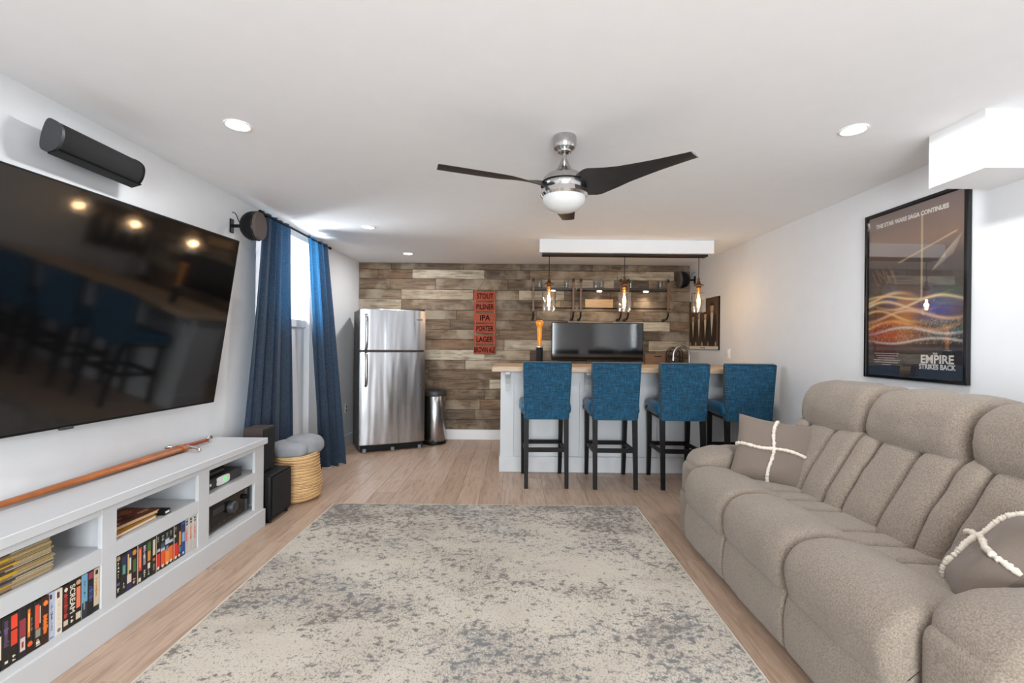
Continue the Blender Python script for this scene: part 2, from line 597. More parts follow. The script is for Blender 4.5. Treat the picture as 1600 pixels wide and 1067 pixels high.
# floor: base slab and planks
fl = struct(MB().box(LEFT - 0.1, 2.75, FRONT - 0.1, BACK + 0.1, -0.12, -0.004).build('floor', flat(120, 100, 86)))
PW, PL = 0.178, 1.22
plank_cols = [(182, 156, 136), (178, 152, 132), (186, 161, 141), (175, 149, 129), (189, 164, 145), (180, 154, 135)]
full_me = None
x = LEFT
row = 0
while x < 2.50:
    y = FRONT - random.uniform(0.1, 1.1)
    wd = min(PW, 2.52 - x)
    while y < BACK:
        y0, y1 = max(y, FRONT), min(y + PL, BACK)
        if y1 - y0 > 0.03:
            c = random.choice(plank_cols)
            if y1 - y0 > PL - 1e-4 and wd == PW:
                if full_me is None:
                    o = MB().box(-PW / 2 + 0.0006, PW / 2 - 0.0006, -PL / 2 + 0.0006, PL / 2 - 0.0006, -0.006, 0, bev=0.0012).build('plank', 'floor', fl)
                    full_me = o.data
                else:
                    o = bpy.data.objects.new('plank', full_me); C.objects.link(o); o.parent = fl
            else:
                L = y1 - y0
                o = MB().box(-wd / 2 + 0.0006, wd / 2 - 0.0006, -L / 2 + 0.0006, L / 2 - 0.0006, -0.006, 0, bev=0.0012).build('plank', 'floor', fl)
            o.location = (x + wd / 2, (y0 + y1) / 2, 0)
            sh_ = random.uniform(-3, 3)
            o.color = srgb(*[q + sh_ for q in c])
        y += PL
    x += PW
    row += 1

struct(MB().box(LEFT - 0.4, 2.75, FRONT - 0.1, BACK + 0.1, CEIL, CEIL + 0.1).build('ceiling', 'ceil'))

# left wall with a deep window niche
NY0, NY1, NZ = 3.70, 4.68, 2.24
wl = MB()
wl.box(LEFT - 0.35, LEFT, FRONT - 0.1, NY0, -0.1, CEIL)
wl.box(LEFT - 0.35, LEFT, NY1, BACK + 0.1, -0.1, CEIL)
wl.box(LEFT - 0.35, LEFT, NY0, NY1, NZ, CEIL)
wl.box(LEFT - 0.35, LEFT - 0.055, NY0, NY1, -0.1, 1.42)
struct(wl.build('wall_left', 'wall'))
led = struct(MB().box(LEFT - 0.30, LEFT - 0.035, NY0 + 0.002, NY1 - 0.002, 1.405, 1.48, bev=0.004).build('trim_1', 'trim'))
WY0 = 4.22
struct(MB().box(LEFT - 0.35, LEFT - 0.24, NY0, WY0, 1.42, NZ).build('wall_niche', 'wall'))
wn = struct(MB().box(LEFT - 0.30, LEFT - 0.26, WY0, WY0 + 0.045, 1.48, NZ).box(LEFT - 0.30, LEFT - 0.26, NY1 - 0.045, NY1, 1.48, NZ)
            .box(LEFT - 0.30, LEFT - 0.26, WY0, NY1, NZ - 0.05, NZ).box(LEFT - 0.30, LEFT - 0.26, WY0, NY1, 1.48, 1.52).build('window_1', 'trim'))
MB().box(LEFT - 0.282, LEFT - 0.278, WY0 + 0.045, NY1 - 0.045, 1.52, NZ - 0.05).build('pane', 'pane', wn)

# right wall (runs very slightly out of square)
wr = MB()
wr.addm([(RW(FRONT - .1), FRONT - .1, -.1), (RW(BACK), BACK, -.1), (RW(BACK) + .2, BACK + .1, -.1), (RW(FRONT - .1) + .2, FRONT - .1, -.1),
         (RW(FRONT - .1), FRONT - .1, CEIL), (RW(BACK), BACK, CEIL), (RW(BACK) + .2, BACK + .1, CEIL), (RW(FRONT - .1) + .2, FRONT - .1, CEIL)],
        [(0, 1, 5, 4), (1, 2, 6, 5), (2, 3, 7, 6), (3, 0, 4, 7), (0, 3, 2, 1), (4, 5, 6, 7)])
struct(wr.build('wall_right', 'wall'))
# front wall (behind the camera) with an unseen glazed patio door, added to brighten the room
wf = MB()
DX0, DX1, DZ = -0.9, 1.3, 2.05
wf.box(LEFT - 0.35, DX0, FRONT - 0.12, FRONT, -0.1, CEIL).box(DX1, 2.75, FRONT - 0.12, FRONT, -0.1, CEIL).box(DX0, DX1, FRONT - 0.12, FRONT, DZ, CEIL)
struct(wf.build('wall_front', 'wall'))
dr = MB()
for (a, b) in ((DX0, DX0 + 0.07), (DX1 - 0.07, DX1), (0.165, 0.235)):
    dr.box(a, b, FRONT - 0.08, FRONT - 0.02, 0, DZ)
dr.box(DX0, DX1, FRONT - 0.08, FRONT - 0.02, DZ - 0.08, DZ).box(DX0, DX1, FRONT - 0.08, FRONT - 0.02, 0.0, 0.08)
dr = struct(dr.build('added_door', 'trim'))
MB().box(DX0 + 0.07, 0.165, FRONT - 0.052, FRONT - 0.048, 0.08, DZ - 0.08).build('pane', 'pane', dr)
MB().box(0.235, DX1 - 0.07, FRONT - 0.052, FRONT - 0.048, 0.08, DZ - 0.08).build('pane', 'pane', dr)

# back wall clad in reclaimed planks
wb = struct(MB().box(LEFT - 0.35, 2.75, BACK, BACK + 0.12, -0.1, CEIL).build('wall_back', flat(40, 32, 26)))
rows = [2.318, 2.235, 2.115, 1.972, 1.842, 1.703, 1.575, 1.448, 1.320, 1.182, 1.047, 0.922, 0.792, 0.660, 0.533, 0.398, 0.266, 0.134]
brown = [(130, 110, 90), (140, 118, 95), (120, 102, 83), (147, 125, 100), (129, 108, 86), (112, 96, 80), (136, 116, 95)]
pale = [(196, 182, 160), (184, 168, 146), (204, 192, 172)]
rust = [(144, 116, 90), (138, 110, 84)]
wrng = random.Random(21)
forced = {3: [(-1.55, -0.98, 1), (-0.98, -0.5, 1)], 5: [(-1.1, -0.55, 1)], 9: [(-1.05, 0.35, 1)], 12: [(-0.5, 0.1, 1)], 10: [(1.78, 2.31, 0)], 8: [(1.75, 2.2, 1)], 6: [(0.5, 1.6, 1)]}
for i in range(len(rows) - 1):
    z1, z0 = rows[i], rows[i + 1]
    cuts = []
    x = LEFT
    while x < RW(BACK) - 0.01:
        L = wrng.choice([0.45, 0.6, 0.75, 0.95, 1.15])
        if x == LEFT:
            L *= wrng.uniform(0.5, 1.0)
        xe = x + L
        if RW(BACK) - xe < 0.2:
            xe = RW(BACK)
        cuts.append((x, xe))
        x = xe
    for (a, b) in cuts:
        r_ = wrng.random()
        c = wrng.choice(pale if r_ > 0.84 else rust if r_ > 0.74 else brown)
        for (fa, fb, k) in forced.get(i, []):
            if fa - 0.05 <= (a + b) / 2 <= fb:
                c = wrng.choice(pale) if k else c
        d = wrng.uniform(0.010, 0.024)
        g = 0.0018
        L = b - a
        mb = MB()
        # chamfered plank whose face is slightly cupped
        h = z1 - z0
        mb.box(-L / 2 + g, L / 2 - g, -d, 0.0, -h / 2 + g, h / 2 - g, bev=0.0025)
        o = mb.build('plank', 'reclaimed', wb)
        o.location = ((a + b) / 2, BACK + 0.0005, (z0 + z1) / 2)
        sh_ = wrng.uniform(-9, 9)
        o.color = srgb(*[max(0, q + sh_) for q in c])

def baseboard(name, mb):
    return struct(mb.build(name, 'trim'))
baseboard('baseboard_back', MB().box(LEFT, RW(BACK), BACK - 0.018, BACK, 0, 0.136, bev=0.003))
baseboard('baseboard_left', MB().box(LEFT, LEFT + 0.016, FRONT, NY0, 0, 0.13, bev=0.003).box(LEFT, LEFT + 0.016, NY1, BACK - 0.018, 0, 0.13, bev=0.003))
bbr = MB()
bbr.box(-0.016, 0, -(BACK - FRONT) / 2, (BACK - FRONT) / 2 - 0.02, 0, 0.13, bev=0.003)
bbr.xform(Matrix.Translation((RW((BACK + FRONT) / 2), (BACK + FRONT) / 2, 0)) @ Matrix.Rotation(RWA, 4, 'Z'))
baseboard('baseboard_right', bbr)
# boxed-in soffit over the bar and bulkhead at the right wall
struct(MB().box(0.25, 2.0, 4.69, 4.88, 2.19, CEIL).build('trim_2', 'ceil'))
struct(MB().box(2.07, 2.6, 2.06, 2.34, 2.06, CEIL).build('trim_3', 'ceil'))

# ================================================================== RUG
rug = thing('area_rug', 'large cream distressed area rug with faded grey-blue pattern on the floor', 'rug', (-0.21, 2.11, 0))
RX0, RX1, RY0, RY1 = -1.384 + 0.21, 0.961 + 0.21, 0.58 - 2.11, 3.634 - 2.11
MB().box(RX0, RX1, RY0, RY1, 0.0005, 0.011, bev=0.003).build('pile', 'rug', rug)
MB().box(RX0 - 0.006, RX1 + 0.006, RY0 - 0.006, RY0 + 0.002, 0.0005, 0.010).box(RX0 - 0.006, RX1 + 0.006, RY1 - 0.002, RY1 + 0.006, 0.0005, 0.010) \
    .box(RX0 - 0.006, RX0 + 0.002, RY0, RY1, 0.0005, 0.010).box(RX1 - 0.002, RX1 + 0.006, RY0, RY1, 0.0005, 0.010).build('binding', 'rugedge', rug)

# ================================================================== SOFA
sofa = thing('recliner_sofa', 'beige chenille three-seat reclining sofa with pillow headrests along the wall', 'sofa', (1.6, 2.15, 0))
SY = [2.95, 2.41, 1.87, 1.33]
MB().box(1.13, 2.14, 1.12, 3.17, 0.035, 0.30, bev=0.02, seg=2).build('base', 'sofa', sofa, world=True)
# hard rear shell
pillow([(1.95, 0.12), (2.16, 0.12), (2.19, 0.5), (2.19, 0.86), (2.10, 0.90), (1.98, 0.70), (1.86, 0.40)], 1.30, 2.98, 0.03, nz=0).build('back_shell', 'sofa', sofa, True, True)
for fx in (1.24, 2.05):
    for fy in (1.2, 3.08):
        MB().lathe([(0.0, 0.0), (0.028, 0.0), (0.024, 0.045), (0, 0.045)], 12, c=(fx, fy, 0)).build('foot', 'black', sofa, True, True, 40)
for k in range(3):
    y1, y0 = SY[k], SY[k + 1]
    g = 0.002
    # waterfall front pad
    pad = pillow([(1.42, 0.455), (1.34, 0.50), (1.23, 0.515), (1.13, 0.490), (1.078, 0.42), (1.072, 0.34), (1.095, 0.275), (1.15, 0.26), (1.26, 0.28), (1.42, 0.30)],
                 y0 + g, y1 - g, 0.05, 0.006, 12, nz=0.006)
    sc = pad.build('seat_cushion', 'sofa', sofa, True, True)
    # three soft channels behind it
    ws = [0.0, 0.27, 0.73, 1.0]
    for j in range(3):
        a = y0 + (y1 - y0) * ws[j]; b = y0 + (y1 - y0) * ws[j + 1]
        pillow([(1.80, 0.40), (1.66, 0.455), (1.48, 0.475), (1.36, 0.468), (1.30, 0.42), (1.34, 0.33), (1.55, 0.31), (1.80, 0.31)],
               a + 0.001, b - 0.001, 0.032, 0.004, 8, nz=0.004).build('seat_channel', 'sofa', sc, True, True)
    # footrest panel
    pillow([(1.105, 0.285), (1.086, 0.23), (1.080, 0.16), (1.084, 0.09), (1.10, 0.05), (1.15, 0.045), (1.17, 0.16), (1.16, 0.285)],
           y0 + g, y1 - g, 0.022, 0.004, 10, nz=0.003).build('footrest_panel', 'sofa', sofa, True, True)
    # three back channels that fan outwards towards the top
    wb_ = [0.0, 0.35, 0.78, 1.0]
    for j in range(3):
        a = y0 + (y1 - y0) * wb_[j]; b = y0 + (y1 - y0) * wb_[j + 1]
        dirn = (j - 1)
        front = 0.0 if j == 1 else 0.012
        pillow([(1.600 - front, 0.42), (1.612 - front, 0.50), (1.665 - front, 0.60), (1.735 - front, 0.71), (1.80 - front, 0.80), (1.90, 0.845), (2.02, 0.80),
                (1.98, 0.66), (1.86, 0.48), (1.74, 0.385), (1.65, 0.375)], a + 0.001, b - 0.001, 0.038, 0.008, 8, nz=0.006,
               skew=lambda X, Z, t, d=dirn: d * 0.0 + (Z - 0.6) * 0.06 * (0.5 - abs(0.5 - t)) * d).build('back_channel', 'sofa', sofa, True, True)
    # headrest roll
    pillow([(1.795, 0.90), (1.80, 0.82), (1.845, 0.775), (1.93, 0.765), (2.06, 0.80), (2.17, 0.88), (2.185, 0.97), (2.13, 1.025), (2.02, 1.05), (1.90, 1.04), (1.825, 0.99)],
           y0 + 0.001, y1 - 0.001, 0.07, 0.012, 12, nz=0.010).build('headrest', 'sofa', sofa, True, True)
for (a, b) in ((2.945, 3.20), (1.335, 1.08)):
    lo, hi = min(a, b), max(a, b)
    arm = MB().box(1.145, 2.10, lo, hi, 0.045, 0.50, bev=0.055, seg=5).build('armrest', 'sofa', sofa, True, True)
    m_ = (lo + hi) / 2
    pv = []
    NU_, NV_ = 44, 28
    for j in range(NV_ + 1):
        ph = -PI / 2 + PI * j / NV_
        for i in range(NU_):
            th = 2 * PI * i / NU_
            f_ = lambda v, e: math.copysign(abs(v) ** e, v)
            px = 0.40 * f_(math.cos(ph), .42) * f_(math.cos(th), .45); py = 0.158 * f_(math.cos(ph), .55) * f_(math.sin(th), .45); pz = 0.088 * f_(math.sin(ph), .75)
            q = Vector((1.565 + px, m_ + py, 0.512 + pz - 0.030 * max(0, (1.40 - 1.565 - px) / 0.235) ** 2))
            q.z += mnoise.noise(q * 14) * 0.006 + mnoise.noise(Vector((q.x * 24, q.y * 8, 0))) * 0.006 * (1 if pz > 0 else 0)
            pv.append(tuple(q))
    pd = MB().addm(pv, [(j * NU_ + i, j * NU_ + (i + 1) % NU_, (j + 1) * NU_ + (i + 1) % NU_, (j + 1) * NU_ + i) for j in range(NV_) for i in range(NU_)])
    pdo = pd.build('armrest_pad', 'sofa', arm, True, True)

# ------------------------------------------------------------------ throw pillows
def throw_pillow(name, label, loc, normal, up, size, thick):
    root = thing(name, label, 'pillow', loc, group=None)
    n = Vector(normal).normalized()
    u = Vector(up); u = (u - n * u.dot(n)).normalized()
    r = u.cross(n).normalized()
    mt = Matrix((r, u, n)).transposed().to_4x4()
    N = 28
    mb = MB()
    def surf(a, b, s):
        # a,b in -1..1
        fa = (1 - abs(a) ** 2.6); fb = (1 - abs(b) ** 2.6)
        h = thick * 0.5 * (max(0, fa) * max(0, fb)) ** 0.55
        pin = 1 - 0.09 * (1 - abs(a) ** 2) * abs(b) ** 3
        pin2 = 1 - 0.09 * (1 - abs(b) ** 2) * abs(a) ** 3
        X = a * size / 2 * pin2; Y = b * size / 2 * pin
        w_ = mnoise.noise(Vector((a * 2.1 + loc[0] * 7, b * 2.1, s * 3.0))) * 0.012 * min(1, (fa * fb) * 2)
        return (X, Y, s * (h + w_) if h > 0 else 0)
    for s in (1, -1):
        vs_ = [surf(-1 + 2 * i / N, -1 + 2 * j / N, s) for j in range(N + 1) for i in range(N + 1)]
        fs_ = [(j * (N + 1) + i, j * (N + 1) + i + 1, (j + 1) * (N + 1) + i + 1, (j + 1) * (N + 1) + i) for j in range(N) for i in range(N)]
        mb.addm(vs_, fs_)
    mb.xform(mt)
    body = mb.build('cover', 'cushion', root, True)
    rr = random.Random(5)
    for d in (0, 1):
        pts, rs = [], []
        for i in range(0, 121):
            t = -1 + 2 * i / 120
            wob = 0.035 * math.sin(t * 5 + d * 2)
            p = surf(t, wob, 1) if d == 0 else surf(wob, t, 1)
            pts.append((p[0] + rr.uniform(-.0015, .0015), p[1] + rr.uniform(-.0015, .0015), p[2] + 0.004))
            rs.append(0.0095 + rr.uniform(-0.003, 0.003))
        MB().tube(pts, rs, 8).xform(mt).build('fringe_band', 'fringe', root, True)
    return root
throw_pillow('throw_pillow', 'taupe square throw pillow with cream fringe cross propped against the sofa arm beside bar stools', (1.555, 2.80, 0.625), (-0.42, -0.78, 0.50), (0.30, 0.30, 0.90), 0.43, 0.15)
throw_pillow('throw_pillow', 'taupe throw pillow with cream fringe cross tucked between the backrest and the pale armrest', (1.60, 1.52, 0.575), (-0.58, 0.48, 0.65), (0.7, 0.65, -0.29), 0.41, 0.17)

# ================================================================== BAR
bar = thing('bar_counter', 'white panelled home bar with a butcher-block top', 'bar', (1.1, 4.8, 0))
BX0, BX1, BY0, BY1 = -0.115, RW(4.8) - 0.012, 4.635, 5.02
MB().box(BX0, BX1, BY0, BY1, 0.0, 1.0).build('carcass', 'cab', bar, world=True)
bt = MB(); bt.box(-0.205, RW(4.4) - 0.015, 4.385, 5.16, 1.0, 1.053, bev=0.008, seg=2); bt.build('worktop', 'counter', bar, world=True)
stile_x = [(-0.127, 0.005), (0.655, 0.775), (1.425, 1.545), (2.18, BX1)]
for (a, b) in stile_x:
    MB().box(a, b, BY0 - 0.016, BY0 + 0.002, 0.15, 1.0, bev=0.002).build('stile', 'cab', bar, world=True)
for (a, b) in zip(stile_x[:-1], stile_x[1:]):
    MB().box(a[1] - 0.001, b[0] + 0.001, BY0 - 0.016, BY0 + 0.002, 0.905, 1.0, bev=0.002).build('rail', 'cab', bar, world=True)
    MB().box(a[1] + 0.004, b[0] - 0.004, BY0 - 0.004, BY0 + 0.002, 0.17, 0.90).build('panel', 'cab', bar, world=True)
    MB().box(a[1] - 0.002, b[0] + 0.002, BY0 - 0.022, BY0 + 0.0, 0.895, 0.908).build('moulding', 'cab', bar, world=True)
MB().box(BX0 - 0.022, BX1, BY0 - 0.026, BY0 + 0.002, 0.0, 0.155, bev=0.004).box(BX0 - 0.0215, BX0 + 0.002, BY0 - 0.001, BY1, 0.0, 0.1545, bev=0.004).build('plinth', 'cab', bar, world=True)
for cx in (-0.055, 0.715, 1.485, 2.22):
    cp = [(4.62, 1.0), (4.43, 1.0), (4.43, 0.975), (4.47, 0.965), (4.535, 0.93), (4.575, 0.87), (4.585, 0.80), (4.62, 0.80)]
    MB().prism(cp, cx - 0.022, cx + 0.022, 'X').box(cx - 0.034, cx + 0.034, 4.604, 4.622, 0.78, 1.0).build('corbel', 'cab', bar, world=True)

# back counter with sink side
bc = thing('back_counter', 'low cabinet run with wooden worktop against the plank wall behind the bar', 'counter', (1.6, 5.9, 0))
MB().box(0.55, RW(6.0) - 0.02, 5.62, BACK - 0.04, 0.08, 0.87).box(0.58, RW(6.0) - 0.02, 5.67, BACK - 0.04, 0.0, 0.08).build('carcass', 'cab', bc, world=True)
MB().box(0.52, RW(6.0) - 0.015, 5.59, BACK - 0.028, 0.87, 0.91, bev=0.004).build('worktop', 'counter', bc, world=True)
for k in range(4):
    a = 0.57 + k * 0.43
    d_ = MB().box(a, a + 0.41, 5.602, 5.622, 0.11, 0.85, bev=0.003).build('cabinet_door', 'cab', bc, world=True)
    MB().box(a + 0.36, a + 0.372, 5.575, 5.605, 0.6, 0.75, bev=0.003).build('handle', 'nickel', d_, world=True)

# faucet
fc = thing('kitchen_faucet', 'brushed gooseneck faucet rising behind the bar at the wall end', 'faucet', (2.20, 5.86, 0.91))
arc = [(0, 0, 0.03 + 0.02 * i) for i in range(11)] + [(-0.10 + 0.10 * math.cos(t), 0, 0.23 + 0.12 * math.sin(t)) for t in [PI * i / 14 for i in range(1, 15)]] + [(-0.20, 0, 0.20), (-0.202, 0, 0.165)]
MB().tube(arc, [0.015] * (len(arc) - 2) + [0.018, 0.020], 12).build('spout', 'nickel', fc, True, False, 50)
MB().lathe([(0, 0), (0.03, 0), (0.028, 0.012), (0.019, 0.02), (0.018, 0.06), (0, 0.062)], 20).build('base', 'nickel', fc, True, False, 40)
MB().tube([(0.015, 0, 0.045), (0.05, -0.01, 0.06), (0.085, -0.015, 0.085)], [0.008, 0.007, 0.006], 8).build('lever', 'nickel', fc, True)
# black wire bottle rack behind the faucet
rk = thing('wire_bottle_rack', 'black scrolled wire wine rack beneath the faucet arch', 'wine rack', (2.07, 6.02, 0.91))
rm = MB()
for yy in (-0.05, 0.05):
    rm.tube([(-0.09, yy, 0)] + [(-0.09 * math.cos(t), yy, 0.24 + 0.09 * math.sin(t)) for t in [PI * i / 12 for i in range(13)]] + [(0.09, yy, 0)], 0.005, 6)
    for zz in (0.08, 0.17, 0.25):
        for xx in (-0.045, 0.045):
            rm.tube([(xx + 0.04 * math.cos(t), yy, zz + 0.04 * math.sin(t)) for t in [2 * PI * i / 12 for i in range(12)]], 0.0035, 5, closed=True)
for zz in (0.04, 0.13, 0.21):
    for xx in (-0.088, 0.088):
        rm.tube([(xx, -0.05, zz), (xx, 0.05, zz)], 0.004, 5)
rm.build('wire_frame', 'iron', rk, True)
bo = thing('wine_bottle', 'dark wine bottle lying in the wire rack', 'bottle', (2.115, 5.93, 1.0))
MB().lathe([(0, 0), (0.034, 0.0), (0.036, 0.01), (0.036, 0.15), (0.028, 0.18), (0.013, 0.20), (0.013, 0.215), (0, 0.215)], 16, 'Y', (0, -0.02, -0.015)).build('body', 'blackgloss', bo, True, False, 40)
# leaning board on the back counter
sb = thing('serving_board', 'brown varnished serving board leaning on the plank wall beside the faucet', 'board', (1.885, 6.09, 0.91))
bm_ = MB().box(-0.17, 0.17, -0.01, 0.01, 0.0, 0.245, bev=0.004).xform(Matrix.Rotation(R(-8), 4, 'X'))
bm_.build('panel', 'boardwood', sb)
MB().box(-0.05, 0.05, -0.014, 0.0, 0.205, 0.218, bev=0.002).xform(Matrix.Rotation(R(-8), 4, 'X')).build('handle_slot', 'iron', sb)

# ================================================================== BAR STOOLS
def make_stool():
    root = thing('bar_stool', '', 'stool')
    # back: wide upholstered slab leaning a little towards the room
    prof = [(-0.235, 0.60), (-0.245, 0.70), (-0.262, 0.90), (-0.278, 1.075), (-0.272, 1.105), (-0.235, 1.112), (-0.205, 1.10), (-0.200, 1.07), (-0.180, 0.90), (-0.165, 0.70), (-0.165, 0.60)]
    mb = MB()
    n = len(prof)
    W0, W1 = 0.197, 0.214
    def wz(z): return W0 + (W1 - W0) * (z - 0.6) / 0.5
    e = 0.014
    rings = []
    for s, inset in ((-1, e), (-1, 0.004), (-1, 0), (1, 0), (1, 0.004), (1, e)):
        ring = []
        cy = sum(p[0] for p in prof) / n
        for (y, z) in prof:
            full = wz(z)
            xw = full if inset == e else (full - 0.004 if inset == 0.004 else full - e)
            k = {e: 0.80, 0.004: 0.95, 0: 1.0}[inset]
            # local shrink of thickness at the rounded side
            yc = -0.2 - 0.06 * (z - 0.6)
            ring.append((s * xw, yc + (y - yc) * k, z if inset == 0 else (0.855 + (z - 0.855) * (0.985 if inset == e else 0.996))))
        rings.append(ring)
    vs_ = [p for r_ in rings for p in r_]
    fs_ = []
    for i in range(len(rings) - 1):
        for j in range(n):
            fs_.append((i * n + j, i * n + (j + 1) % n, (i + 1) * n + (j + 1) % n, (i + 1) * n + j))
    fs_.append(tuple(range(n))); fs_.append(tuple(len(rings) * n - n + j for j in range(n)))
    mb.addm(vs_, fs_)
    back = mb.build('backrest', 'stool', root, True, False, 45)
    # piping round the rear edge of the back
    pp = []
    for t in range(13): pp.append((-wz(0.6 + 0.5 * t / 12) + 0.004, -0.236 - 0.042 * t / 12, 0.605 + 0.495 * t / 12))
    for t in range(1, 12): pp.append((-0.21 + 0.42 * t / 12, -0.279, 1.102))
    for t in range(13): pp.append((wz(1.1 - 0.5 * t / 12) - 0.004, -0.278 + 0.042 * t / 12, 1.10 - 0.495 * t / 12))
    MB().tube(pp, 0.0045, 6).build('piping', 'stool', back, True)
    st = MB()
    for s in (-1, 1):
        for i in range(24):
            z = 0.625 + 0.465 * i / 23
            st.lathe([(0.0, 0.004), (0.0035, 0.003), (0.0058, 0.0), ], 6, 'X', (s * (wz(z) + 0.0002), -0.238 - 0.058 * (z - 0.6), z)) if s > 0 else \
                st.lathe([(0.0, -0.004), (0.0035, -0.003), (0.0058, 0.0)], 6, 'X', (s * (wz(z) + 0.0002), -0.238 - 0.058 * (z - 0.6), z))
    st.build('nailhead_trim', 'stud', back, True)['kind'] = 'stuff'
    seat = pillow([(-0.19, 0.64), (0.20, 0.635), (0.235, 0.655), (0.242, 0.70), (0.225, 0.738), (0.17, 0.752), (-0.02, 0.757), (-0.19, 0.745)], -0.222, 0.222, 0.035, 0.003, 10, 'X', nz=0.001).build('seat', 'stoolseat', root, True)
    st2 = MB()
    for s in (-1, 1):
        for i in range(18):
            st2.lathe([(0.0, s * 0.004), (0.0035, s * 0.003), (0.0058, 0.0)], 6, 'X', (s * 0.2225, -0.15 + 0.36 * i / 17, 0.652))
    st2.build('nailhead_trim', 'stud', seat, True)['kind'] = 'stuff'
    L = 0.021
    def leg(top, bot, curve=0.0):
        mb = MB(); vs_ = []; K = 8
        for k in range(K + 1):
            t = k / K
            cx = top[0] + (bot[0] - top[0]) * t; cy = top[1] + (bot[1] - top[1]) * t + curve * math.sin(t * PI) * 1.0
            z = 0.65 * (1 - t); s = L * (1 - 0.22 * t)
            vs_ += [(cx - s, cy - s, z), (cx + s, cy - s, z), (cx + s, cy + s, z), (cx - s, cy + s, z)]
        fs_ = [(k * 4 + j, k * 4 + (j + 1) % 4, k * 4 + 4 + (j + 1) % 4, k * 4 + 4 + j) for k in range(K) for j in range(4)] + [(3, 2, 1, 0), tuple(K * 4 + j for j in range(4))]
        return mb.addm(vs_, fs_)
    for s in (-1, 1):
        leg((s * 0.176, -0.205), (s * 0.178, -0.255)).build('leg', 'stoolleg', root)
        leg((s * 0.185, 0.195), (s * 0.180, 0.225), -0.012).build('leg', 'stoolleg', root)
    MB().box(-0.175, 0.175, -0.247, -0.222, 0.315, 0.352).build('stretcher', 'stoolleg', root)
    MB().box(-0.18, 0.18, 0.192, 0.218, 0.295, 0.332).build('stretcher', 'stoolleg', root)
    for s in (-1, 1):
        MB().prism([(-0.235, 0.305), (0.205, 0.295), (0.205, 0.325), (-0.235, 0.338)], s * 0.179 - 0.011, s * 0.179 + 0.011, 'X').build('stretcher', 'stoolleg', root)
    MB().box(-0.185, 0.185, -0.19, 0.21, 0.605, 0.645).build('seat_frame', 'stoolleg', root)
    return root
stool = make_stool()
spots = [(0.287, 4.355, 2.0, 'teal upholstered bar stool with black legs at the open end of the bar'),
         (0.900, 4.345, 0.0, 'teal upholstered bar stool with black legs second from the open end of the bar'),
         (1.500, 4.335, -1.5, 'teal upholstered bar stool with black legs third from the open end of the bar'),
         (2.075, 4.325, -3.0, 'teal upholstered bar stool with black legs beside the white wall')]
for i, (x, y, a, lab) in enumerate(spots):
    o = stool if i == 0 else copy_tree(stool)
    o.location = (x, y, 0); o.rotation_euler = (0, 0, R(a))
    tag(o, lab, 'stool', 'bar stools along the bar')

# ================================================================== FRIDGE
FA = math.atan2(0.325, 0.68)
fr = thing('refrigerator', 'stainless steel top-freezer refrigerator standing askew in the corner', 'refrigerator', (-1.748, 5.305, 0), FA)
FW, FD = 0.755, 0.565
MB().box(0.0, FW, 0.07, FD, 0.02, 1.645, bev=0.008, seg=2).build('cabinet', 'darkgrey', fr)
def door(z0, z1):
    mb = MB(); N = 14; vs_ = []
    # front gently crowned
    for zi, (z, ins) in enumerate(((z0, .006), (z0 + .008, 0), (z1 - .008, 0), (z1, .006))):
        for i in range(N + 1):
            t = i / N
            x = ins + (FW - 2 * ins) * t
            y = ins - 0.014 * (1 - (2 * t - 1) ** 2) + (0.012 if i in (0, N) else 0)
            vs_.append((x, y, z))
    fs_ = [(k * (N + 1) + i, k * (N + 1) + i + 1, (k + 1) * (N + 1) + i + 1, (k + 1) * (N + 1) + i) for k in range(3) for i in range(N)]
    b0 = len(vs_)
    vs_ += [(0, 0.065, z0), (FW, 0.065, z0), (FW, 0.065, z1), (0, 0.065, z1)]
    fs_ += [(0, b0, b0 + 1, N) + tuple(range(N - 1, 0, -1)), tuple(3 * (N + 1) + i for i in range(N + 1)) + (b0 + 2, b0 + 3)]
    fs_ += [(0, N + 1, 2 * (N + 1), 3 * (N + 1), b0 + 3, b0), (N, 2 * N + 1, 3 * N + 2, 4 * N + 3, b0 + 2, b0 + 1), (b0, b0 + 1, b0 + 2, b0 + 3)]
    return mb.addm(vs_, fs_)
d1 = door(1.175, 1.655).build('freezer_door', 'steel', fr, True, False, 35)
d2 = door(0.085, 1.160).build('fridge_door', 'steel', fr, True, False, 35)
def handle(z0, z1, par):
    pts = [(0.065, -0.005, z0), (0.065, -0.035, z0 + 0.02), (0.065, -0.052, z0 + 0.07), (0.065, -0.055, (z0 + z1) / 2), (0.065, -0.052, z1 - 0.07), (0.065, -0.035, z1 - 0.02), (0.065, -0.005, z1)]
    MB().tube(catmull(pts, 5, False), 0.017, 12).build('handle', 'steelcan', par, True)
handle(1.19, 1.58, d1); handle(0.77, 1.145, d2)
MB().box(0.645, 0.715, -0.012, -0.005, 1.535, 1.553, bev=0.002).build('badge', 'midgrey', d1)
MB().lathe([(0, -0.004), (0.006, -0.003), (0.007, 0.0)], 10, 'Y', (0.70, -0.002, 0.76)).build('lock_cap', 'black', d2)
MB().box(0.02, FW - 0.02, 0.03, 0.10, 0.015, 0.08).build('toe_grille', 'black', fr)
for fx in (0.06, 0.38, 0.70):
    MB().box(fx - 0.02, fx + 0.02, 0.012, 0.07, 0.0, 0.045, bev=0.005).build('foot', 'midgrey', fr)
MB().box(FW - 0.10, FW - 0.01, 0.0, 0.07, 1.655, 1.672, bev=0.004).build('hinge_cover', 'darkgrey', fr)

